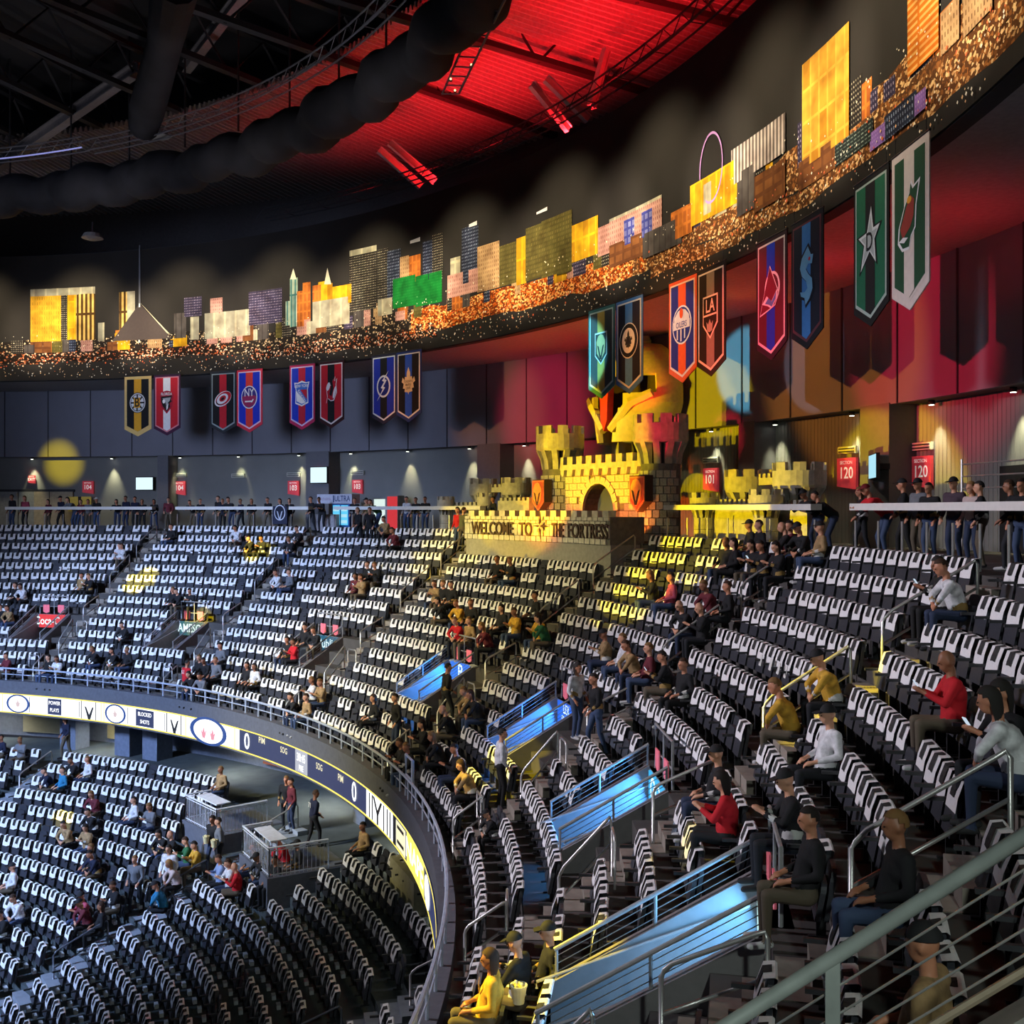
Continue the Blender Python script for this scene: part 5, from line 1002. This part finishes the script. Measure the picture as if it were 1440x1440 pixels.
def body(pose):
    """one continuous figure facing -Y; returns mesh, head centre, head pitch, head top"""
    sit = pose.startswith('sit')
    if sit:
        pel, che = Vector((0, -.20, .56)), Vector((0, -.13, .90)); lean = {'sit': 0, 'sit_forward': -.16, 'sit_phone': -.06}[pose]
        che.y += lean; nec = Vector((0, che.y+.0+lean*.5, 1.13+lean*.15)); hd = nec+Vector((0, -.03+lean*.3, .155))
        kn = [Vector((s*.13, -.60, .56)) for s in (-1, 1)]; an = [Vector((s*.12, -.60, .10)) for s in (-1, 1)]
        sh = [Vector((s*.19, nec.y+.01, nec.z-.08)) for s in (-1, 1)]
        if pose == 'sit_phone': el = [Vector((s*.24, nec.y-.12, .82)) for s in (-1, 1)]; wr = [Vector((s*.06, nec.y-.34, .93)) for s in (-1, 1)]
        elif pose == 'sit_forward': el = [Vector((s*.24, nec.y-.15, .83)) for s in (-1, 1)]; wr = [Vector((s*.08, -.55, .70)) for s in (-1, 1)]
        else: el = [Vector((s*.26, -.12, .80)) for s in (-1, 1)]; wr = [Vector((s*.13, -.42, .70)) for s in (-1, 1)]
    else:
        ln = {'stand': 0, 'stand_walk': -.02, 'lean': -.30}[pose]
        pel, che = Vector((0, .02+(.10 if ln < -.1 else 0), .95)), Vector((0, ln*.5, 1.27+ln*.1)); nec = Vector((0, ln*.95, 1.49+ln*.28)); hd = nec+Vector((0, -.03+ln*.2, .155))
        st_ = .16 if pose == 'stand_walk' else .02
        kn = [Vector((s*.11, -.04+s*st_*.6, .50)) for s in (-1, 1)]; an = [Vector((s*.11, .03+s*st_, .09)) for s in (-1, 1)]
        sh = [Vector((s*.195, nec.y+.01, nec.z-.08)) for s in (-1, 1)]
        if pose == 'lean': el = [Vector((s*.27, nec.y-.18, 1.12)) for s in (-1, 1)]; wr = [Vector((s*.12, nec.y-.34, 1.15)) for s in (-1, 1)]
        elif pose == 'stand_walk': el = [Vector((s*.26, .02-s*.06, 1.14)) for s in (-1, 1)]; wr = [Vector((s*.2, -.18-s*.04, .98)) for s in (-1, 1)]
        else: el = [Vector((s*.26, .03, 1.13)) for s in (-1, 1)]; wr = [Vector((s*.22, -.12, .93)) for s in (-1, 1)]
    mb = MB(); segs = []   # (a,b,r,part)
    def cap(a, b, ra, rb, part): capsule(mb, a, b, ra, rb); segs.append((Vector(a), Vector(b), (ra+rb)/2, part))
    hips = [pel+Vector((s*.10, 0, -.02)) for s in (-1, 1)]
    cap(pel+Vector((-.07, 0, 0)), pel+Vector((.07, 0, 0)), .125, .125, 2)
    cap(pel+Vector((0, 0, .08)), che, .145, .15, 1); cap(pel+Vector((-.03, 0, .10)), pel+Vector((.03, 0, .10)), .138, .138, 4)
    cap(che+Vector((-.08, 0, .03)), che+Vector((.08, 0, .03)), .125, .125, 1)
    cap(sh[0]+Vector((.03, 0, -.02)), sh[1]+Vector((-.03, 0, -.02)), .085, .085, 1)
    cap(nec+Vector((0, 0, -.06)), nec+Vector((0, -.005, .06)), .058, .054, 0)
    for i, s in enumerate((-1, 1)):
        cap(hips[i], kn[i], .092, .066, 2); cap(kn[i], an[i], .064, .042, 2)
        cap(an[i]+Vector((0, .03, -.035)), an[i]+Vector((s*.02, -.17, -.052)), .042, .036, 3)
        cap(sh[i], el[i], .066, .052, 1); cap(el[i], el[i].lerp(wr[i], .30), .050, .046, 1); cap(el[i].lerp(wr[i], .30), el[i].lerp(wr[i], .55), .046, .043, 4); cap(el[i].lerp(wr[i], .55), el[i].lerp(wr[i], .72), .043, .040, 1); cap(el[i].lerp(wr[i], .7), wr[i], .034, .028, 0)
        d = (wr[i]-el[i]).normalized(); sd = Vector((1, 0, 0)); sd = (sd-d*sd.dot(d)).normalized(); pm = wr[i]+d*.06
        cap(wr[i]+d*.02, pm, .032, .036, 0)
        for q_, (o_, L_) in enumerate(((-.030, .06), (-.010, .075), (.011, .07), (.031, .055))):
            f0 = pm+sd*o_; f1 = f0+d*L_*.55; f2 = f1+d*L_*.35+Vector((0, 0, -.022)); cap(f0, f1, .011, .010, 0); cap(f1, f2, .010, .009, 0)
        th_ = wr[i]+d*.03-sd*s*.035; cap(th_, th_+d*.045-sd*s*.028, .012, .010, 0)
    pit = -.25 if pose in ('sit_phone', 'sit_forward', 'lean') else -.05
    Mh = Matrix.Translation(hd) @ Matrix.Rotation(-pit, 4, 'X')
    hb = MB(); ball(hb, (0, 0, .02), (.078, .098, .112)); ball(hb, (0, -.03, -.055), (.056, .066, .066)); ball(hb, (0, -.104, -.012), (.015, .022, .026)); ball(hb, (0, -.09, .022), (.05, .018, .012))
    ball(hb, (0, -.092, -.058), (.026, .012, .010))
    for s in (-1, 1): ball(hb, (s*.08, .005, -.005), (.014, .024, .034))
    mb.add([Mh @ Vector(v) for v in hb.v], hb.f); segs.append((hd, hd+Vector((0, 0, .03)), .10, 0))
    me0 = mb.mesh('raw'); o = bpy.data.objects.new('raw', me0); COL.objects.link(o)
    r_ = o.modifiers.new('r', 'REMESH'); r_.mode = 'VOXEL'; r_.voxel_size = .013; sm = o.modifiers.new('s', 'SMOOTH'); sm.iterations = 2; sm.factor = .5
    de = o.modifiers.new('d', 'DECIMATE'); de.ratio = .13
    dg = bpy.context.evaluated_depsgraph_get(); me = bpy.data.meshes.new_from_object(o.evaluated_get(dg)); me.name = 'person_'+pose
    bpy.data.objects.remove(o, do_unlink=True)
    A = np.array([s[0] for s in segs]); Bq = np.array([s[1] for s in segs]); rr = np.array([s[2] for s in segs]); pt = np.array([s[3] for s in segs])
    cen = np.empty(len(me.polygons)*3); me.polygons.foreach_get('center', cen); cen = cen.reshape(-1, 3)
    AB = Bq-A; L2 = (AB**2).sum(1)+1e-9
    tt = np.clip(((cen[:, None, :]-A[None])*AB[None]).sum(2)/L2, 0, 1); dist = np.linalg.norm(cen[:, None, :]-(A[None]+tt[..., None]*AB[None]), axis=2)-rr[None]
    mi = pt[dist.argmin(1)]
    me.materials.clear()
    for _ in range(5): me.materials.append(paint((128, 128, 128)))
    me.polygons.foreach_set('material_index', mi.astype(np.int32)); me.polygons.foreach_set('use_smooth', [True]*len(me.polygons)); me.update()
    return me, Mh, che
POSES = {p: body(p) for p in ('sit', 'sit_forward', 'sit_phone', 'stand', 'stand_walk', 'lean')}
def shell(keep, grow, n=14, m=9):
    mb = MB(); vs = []; ok = []
    for j in range(m+1):
        for i in range(n):
            a, b = 2*math.pi*i/n, math.pi*j/m; d = (math.sin(b)*math.cos(a), math.sin(b)*math.sin(a), math.cos(b)); vs.append((d[0]*(.080+grow), d[1]*(.101+grow)+.006, .022+d[2]*(.113+grow))); ok.append(keep(d))
    fs = []
    for j in range(m):
        for i in range(n):
            f = (j*n+i, (j+1)*n+i, (j+1)*n+(i+1) % n, j*n+(i+1) % n)
            if sum(ok[k] for k in f) >= 3: fs.append(f)
    used = sorted(set(i for f in fs for i in f)); mp_ = {u: k for k, u in enumerate(used)}
    mb.add([vs[u] for u in used], [tuple(mp_[i] for i in f) for f in fs]); return mb
hair_s = shell(lambda d: d[2] > .35 or (d[1] > .05 and d[2] > -.45), .012).mesh('hair')
hl = shell(lambda d: d[2] > .35 or d[1] > -.05, .016); 
hl.v = [(x*(1.0 if z > 0 else 1.05), y, z if z > 0 else z*2.3) for x, y, z in hl.v]
hair_l = hl.mesh('hair')
cap_mb = shell(lambda d: d[2] > .12, .016); vis_mb = MB().add([(-.07, -.10, .045), (.07, -.10, .045), (.062, -.19, .03), (-.062, -.19, .03), (-.07, -.10, .058), (.07, -.10, .058), (.062, -.19, .04), (-.062, -.19, .04)], [(0, 1, 2, 3), (7, 6, 5, 4), (3, 2, 6, 7), (0, 3, 7, 4), (1, 5, 6, 2)])
cap_me = cap_mb.mesh('cap'); vis_me = vis_mb.mesh('visor')
eye_mb = MB(); [ball(eye_mb, (s*.032, -.101, .004), (.012, .009, .007), 8) for s in (-1, 1)]; eye_me = eye_mb.mesh('eyes')
for me in (hair_s, hair_l, cap_me): me.polygons.foreach_set('use_smooth', [True]*len(me.polygons))
for me in (hair_s, hair_l, cap_me, vis_me, eye_me): me.materials.append(black)
phone_me = MB().box((0, 0, 0), (.075, .012, .15)).mesh('phone', E('phone_screen', (.7, .85, 1), .8))
def setm(o, i, m): o.material_slots[i].link = 'OBJECT'; o.material_slots[i].material = m
PLAB = {}
def person(pose, loc, rz, topc, extra, lab_pose, place, seed, px, scale=1.):
    rnd = random.Random(seed*13+5); me, Mh, che = POSES[pose]; code = topc[0]; num = topc[1:]
    o = put('person', me, None, loc, rz); o.scale = (scale*PS,)*3
    col, nm = TOPS[code]; sk = SKIN[rnd.choice((0, 0, 1, 1, 2))]; pc = PANTS[rnd.randrange(5)]
    if code == 'w' and pose == 'stand_walk' : pc = PANTS[1]
    setm(o, 0, mat('skin%d' % SKIN.index(sk), s2l(sk), .5, var=.05)); setm(o, 1, mat('shirt_'+code, s2l(col), .85, var=.35 if code in 'twky' else .1, scale=9 if code in 'twky' else 5)); setm(o, 2, paint(pc)); setm(o, 4, paint(rnd.choice(((150, 120, 66), (200, 200, 196), col, col))) if code in 'kwtyn' else MATS['shirt_'+code]); setm(o, 3, paint((40, 40, 42) if rnd.random() < .6 else (190, 190, 190)))
    def visor(c, m): v = put('visor', vis_me, c); setm(v, 0, m)
    def child(name, mesh, m):
        c = bpy.data.objects.new(name, mesh); COL.objects.link(c); c.parent = o; c.matrix_local = Mh.copy()
        if m: setm(c, 0, m)
        return c
    hc = HAIR[rnd.randrange(4)]
    ht = ''
    if extra == 'c': cm = paint((30, 30, 32) if code != 'r' else (110, 16, 26)); visor(child('cap', cap_me, cm), cm); ht = ' and cap'
    elif extra == 'w': cm = paint((215, 210, 200)); visor(child('cap', cap_me, cm), cm); ht = ' and white cap'
    elif extra == 'b': pass
    else: child('hair', hair_l if code == 'L' or rnd.random() < .28 else hair_s, paint(hc if code != 'L' else (150, 112, 66)))
    if loc[1] < 30: child('eyes', eye_me, paint((24, 20, 18)))
    if num:
        mt = MB(); front = num in ('23', '19', '27'); text_into(mt, num, .22, 0, 0, 0, paint((235, 225, 215)))
        c = mt.build('jersey_number', None, o, (0.0, che.y+(.165 if not front else -.165), che.z+.05), math.pi if not front else 0)
        if num in ('23', '19'): c.location = (-.245 if num == '23' else -.24, che.y+.0, che.z+.07); c.rotation_euler = (0, 0, -math.pi/2)
        nm = nm.replace('top', 'jersey')+' number '+num
    if pose == 'sit_phone' and rnd.random() < .5:
        b = put('phone', phone_me, None, Vector(loc)+Matrix.Rotation(rz, 3, 'Z') @ Vector((0, che.y-.42, 1.0))*PS, rz); b.rotation_euler = (.6, 0, rz); b['_p'] = 1
        PH.append((b, px, nm, place))
    L_ = 'person in %s%s %s, %s' % (nm, ht, lab_pose, place)
    PLAB.setdefault(L_, []).append((px, o)); o['category'] = 'person'; o['group'] = 'spectators'
    return o
PH = []
def best(px, py, rows, Rf, zf, head, dR):
    bst = None
    for i in rows:
        for w_ in (0, 1):
            R = Rf(i)+dR; Y = t = None
            for it in range(6 if Rf is LR else 1):
                rr = roots(px, R)
                if len(rr) <= w_: Y = None; break
                Y = rr[w_]; t = th_at(px, R, Y)
                if Rf is LR: R = Rf(i)+dR+LD(t)
            if Y is None or Y < 4 or t < -30 or t > 92: continue
            e = abs(HOR-F*(zf(i)+head)/Y-py)
            if bst is None or e < bst[0]: bst = (e, i, t)
    return bst
SCL = {(690, 1095): .72, (943, 1407): .72}
FORCE = {(943, 1407): (39.5, -15.4, 8), (710, 1340): (36.75, -8.3, 11.3), (765, 1340): (37.15, -7.4, 11.3), (790, 1320): (37.5, -6.5, 11.3)}
taken = set()
for n_, (px, py, kind, topc, ex) in enumerate(PEOPLE):
    rnd = random.Random(n_)
    if kind in 'CR':
        R = 46.95 if kind == 'C' else 46.85
        if px < 30: R = 46.4
        t = th_at(px, R); ps = 'lean' if (kind == 'R' or (rnd.random() < .45 and py > 699)) else rnd.choice(('stand', 'stand', 'stand_walk'))
        zh = (HOR-py)/F*roots(px, R)[0]; sc = min(1.08, max(.9, (zh-ZCON)/PS/(1.79 if ps != 'lean' else 1.66)))
        person(ps, P(R, t, ZCON), RZ(t)+rnd.uniform(-.5, .5), topc, ex, 'leaning on the rail' if ps == 'lean' else 'standing', 'concourse '+('left of the castle' if px < 760 else 'under the 120 signs'), n_, px, sc)
    elif kind == 'A':
        b = best(px, py, range(NR), Rr, Zr, 1.79*PS, -.35); i, t = b[1], b[2]; z = Zr(i); R = Rr(i)-.35
        for c, r in VOM:
            if abs(t-c) < HV+.2 and r <= i <= 10: z = Zr(11)
        if z == Zr(11) and i < 11:     # standing in a tunnel: solve on its floor
            Y = 1.79; bb = None
            for Rq in np.arange(37.6, 40.2, .1):
                for Y in roots(px, Rq):
                    e = abs(HOR-F*(Zr(11)+1.79*PS)/Y-py)
                    if bb is None or e < bb[0]: bb = (e, Rq, th_at(px, Rq, Y))
            R, t = bb[1], bb[2]
        turn = {262: math.pi, 651: math.pi, 811: 2.2, 705: math.pi, 628: math.pi}.get(int(px), rnd.uniform(-.5, .5))
        person('stand_walk' if n_ % 2 else 'stand', P(R, t, z), RZ(t)+turn, topc, ex, 'standing', 'seating bowl '+('by the '+VN[min(range(7), key=lambda q_: abs(VOM[q_][0]-t))]+' tunnel' if i > 4 else 'on the upper rows'), n_, px)
    elif kind == 'D':
        b = best(px, py, range(LNR), LR, LZ, 1.79*PS, -.35)
        if py < 1120: R = 35.6 if px < 200 else 34.6; t = th_at(px, R); z = LZ0
        else: R, t, z = LR(b[1])-.4+LD(b[2]), b[2], LZ(b[1])
        person('stand' if n_ % 2 else 'stand_walk', P(R, t, z), RZ(t)+(math.pi if topc == 'n71' else rnd.uniform(-.8, .8)), topc, ex, 'standing', 'lower bowl '+('under the ribbon board' if py < 1120 else 'in the rows'), n_, px)
    else:
        low = kind == 'l'
        b = best(px, py, range(LNR) if low else range(NR), LR if low else Rr, LZ if low else Zr, 1.36*PS, -.22)
        i, t = b[1], b[2]; Rs = LR(i)+LD(t) if low else Rr(i)
        cand = [s for s in SEATS if s['b'] == low and s['row'] == i and not s['occ'] and abs(s['t']-t)*Rs*.01745 < .75]
        z = LZ(i) if low else Zr(i)
        if cand: s = min(cand, key=lambda s: abs(s['t']-t)); s['occ'] = True; s['towel'] = False; t = s['t']; sec = s['sec']
        else: sec = sum(1 for a in (LAIS if low else AIS[1:]) if t < a)
        ps = rnd.choice(('sit', 'sit_forward', 'sit_phone'))
        if (px, py) in FORCE:
            Rs, t, i = FORCE[(px, py)]; z = Zr(i)
            for s in SEATS:
                if s['b'] == 0 and abs(s['t']-t)*.65 < .6 and abs(s['R']-Rs) < .6: s['towel'] = False; s['gone'] = True
        place = ('lower bowl %s section, %s row' % (LSEC[min(sec, 3)], ORD[i])) if low else '%s, %s row' % (SECN[min(sec, 7)], ORD[int(i)])
        person(ps, P(Rs, t, z), RZ(t)+rnd.uniform(-.35, .35), topc, ex, 'seated', place, n_, px, SCL.get((px, py), 1.))
for L_, lst in PLAB.items():
    lst.sort(key=lambda a: a[0])
    for k, (px, o) in enumerate(lst): o['label'] = L_ if len(lst) == 1 else '%s %s' % (('leftmost' if k == 0 else ORD[k]+' from left'), L_)
for k, (b, px, nm, place) in enumerate(PH): del b['_p']; tag(b, '%s glowing phone from the left, held by person in %s top' % (ORD[min(29, sorted(q_[1] for q_ in PH).index(px))], nm.split()[0]), 'phone', 'phones in hand')
# ---------------------------------------------------------------- build seats and towels
def allparts(s):
    L_ = ['backrest', 'seat_pan', 'armrest', 'foot']; return L_
order = sorted([s for s in SEATS if s['in']], key=lambda s: s['p'].y)
near = set(id(s) for s in order[:300]); nt = set(id(s) for s in [q_ for q_ in order if q_['towel']][:300])
for q_ in list(SP.values())+[PAD]+[m for c in TW for m in c]: q_.v = [(v[0]*PS, v[1]*PS, v[2]*PS) for v in q_.v]
pm = {k: SP[k].mesh(k) for k in SP}; tm = [(c.mesh('towel'), p.mesh('towel_print')) for c, p in TW]
rowtxt = lambda s: '%s row' % ORD[s['row']]
big = MB(); bt = MB()
gs = {'v': [], 'f': [], 'm': []}
def flatten(mbs):
    V = []; Fq = []; M_ = []; o = 0
    for mb, m in mbs:
        V += mb.v; Fq += [[o+i for i in f] for f in mb.f]; M_ += [m]*len(mb.f); o += len(mb.v)
    return np.array(V), Fq, M_
seat_all = flatten([(SP['backrest'], 0), (SP['seat_pan'], 1), (SP['armrest'], 2), (SP['foot'], 3)])
seat_low = flatten([(SP['backrest'], 0), (SP['seat_pan'], 1), (SP['armrest'], 2), (SP['foot'], 3), (PAD, 4)])
tow_all = [flatten([(c, 0), (p, 1)]) for c, p in TW]
def mass(name, items, mats):
    V = []; Fl = []; M_ = []; o = 0
    for (v, f, m), loc, rz in items:
        c, s = math.cos(rz), math.sin(rz); X = v[:, 0]*c-v[:, 1]*s+loc[0]; Y = v[:, 0]*s+v[:, 1]*c+loc[1]
        V.append(np.stack([X, Y, v[:, 2]+loc[2]], 1)); Fl += [[o+i for i in q_] for q_ in f]; M_ += m; o += len(v)
    me = bpy.data.meshes.new(name); me.from_pydata(np.concatenate(V).tolist(), [], Fl)
    for m in mats: me.materials.append(m)
    me.polygons.foreach_set('material_index', M_); me.update(); o_ = put(name, me); o_['kind'] = 'stuff'; return o_
rest = []; trest = []
for s in SEATS:
    rnd = random.Random(int(s['t']*1000)+s['row']*77); loc = P(s['R'], s['t'], s['z']); rz = RZ(s['t'])
    where = '%s, %s from left aisle, %s' % (rowtxt(s), ORD[min(29, s['k']-1)], SECN[s['sec']] if s['b'] == 0 else 'lower bowl '+LSEC[s['sec']])
    if id(s) in near:
        t = thing('stadium_seat', 'black folding seat, '+where, 'seat', loc, rz, 'black folding stadium seats')
        for k in pm: put(k, pm[k], t)
    else: rest.append((seat_low if s['b'] and s['row'] > 2 else seat_all, loc, rz))
    if s['towel']:
        k = rnd.randrange(6); r2 = rz+rnd.uniform(-.04, .04)
        if id(s) in nt:
            o = put('towel', tm[k][0], None, loc, r2); tag(o, 'white seat towel, '+where, 'towel', 'white rally towels'); put('towel_print', tm[k][1], o)
        else: trest.append((tow_all[k], loc, r2))
o = mass('stadium_seats', rest, [seat_m, seat_in, armr, dark_steel, pad_m]); o['label'] = 'rows of black folding seats filling the farther stands'; o['category'] = 'seats'
o = mass('towels', trest, [towel_m, print_m]); o['label'] = 'white rally towels draped over the farther seat backs'; o['category'] = 'towels'
# ---------------------------------------------------------------- yellow beam spots on the seats
def seat_pt(px, py, low=False):
    b = best(px, py, range(LNR) if low else range(NR), LR if low else Rr, LZ if low else Zr, .75, -.1); return P((LR if low else Rr)(b[1])-.1+(LD(b[2]) if low else 0), b[2], (LZ if low else Zr)(b[1])+.75)
for px, py, dpx, W, low in ((198, 815, 26, 420000, 0), (365, 782, 20, 420000, 0), (88, 1143, 20, 260000, 1), (272, 876, 24, 300000, 0), (700, 1105, 66, 110000, 0), (962, 1245, 50, 40000, 0), (1105, 985, 36, 110000, 0), (1165, 945, 46, 110000, 0), (1225, 970, 48, 110000, 0)):
    p = seat_pt(px, py, low); src = P(8, 30, 15) if px < 640 else P(14, 5, 15); d = (p-src).length; rad_m = dpx*p.y/F
    spot('yellow_beam', src, p, W, (1, .76, 0), math.degrees(2*math.atan(rad_m/d)), .25, .05)

spot('yellow_beam', P(14, 5, 15), P(36.9, -7.5, Zr(11)+.9), 150000, (1, .72, 0), 6.0, .3, .05)
# ---------------------------------------------------------------- buckets and cards
def bucket(name, lab, loc, m):
    b = thing(name, lab, 'bucket', loc, 0, 'snack buckets'); MB().lathe([(.001, 0), (.085, 0), (.125, .26), (.115, .26), (.078, .02)], 14).build('tub', m, b); MB().lathe([(.132, .245), (.132, .275), (.112, .275)], 14).build('rim', m, b)
    mb = MB(); rb = random.Random(1); [ball(mb, (rb.uniform(-.07, .07), rb.uniform(-.07, .07), .25+rb.uniform(0, .04)), (.03, .03, .025), 6) for _ in range(14)]; q = mb.build('popcorn', mat('popcorn', (.75, .65, .35), .8), b); q['kind'] = 'stuff'
cream_t = mat('bucket_cream', (.72, .64, .36), .5)
bucket('popcorn_bucket', 'bright yellow-lit bucket on a lap by the nearest tunnel', P(36.95, -7.9, Zr(11.3)+.80), mat('bucket_white', (.78, .75, .66), .5))
for px, py, lab in ((290, 1188, 'cream bucket held by the left standing fan below the platform'), (301, 1196, 'cream bucket held by the right standing fan below the platform')):
    b = best(px, py, range(LNR), LR, LZ, 1.2, -.7); bucket('popcorn_bucket', lab, P(LR(b[1])-.7+LD(b[2]), b[2], LZ(b[1])+1.12), cream_t)
for k, (px, py) in enumerate(((1071, 930), (1085, 936), (1096, 941), (1106, 946), (85, 805), (97, 806), (270, 778), (281, 778))):
    b = best(px, py, range(NR), Rr, Zr, .72, -.18); o = MB().box((0, 0, 0), (.15, .012, .26)).build('paper_card', mat('card_white', (.7, .69, .66), .8), None, P(Rr(b[1])-.20, b[2], Zr(b[1])+.72), RZ(b[2])); o.rotation_euler = (-.2, .05*(k % 3), RZ(b[2]))
    tag(o, '%s white card from the left propped on the seats' % ORD[(4, 5, 6, 7, 0, 1, 2, 3)[k]], 'card', 'white cards on seats')
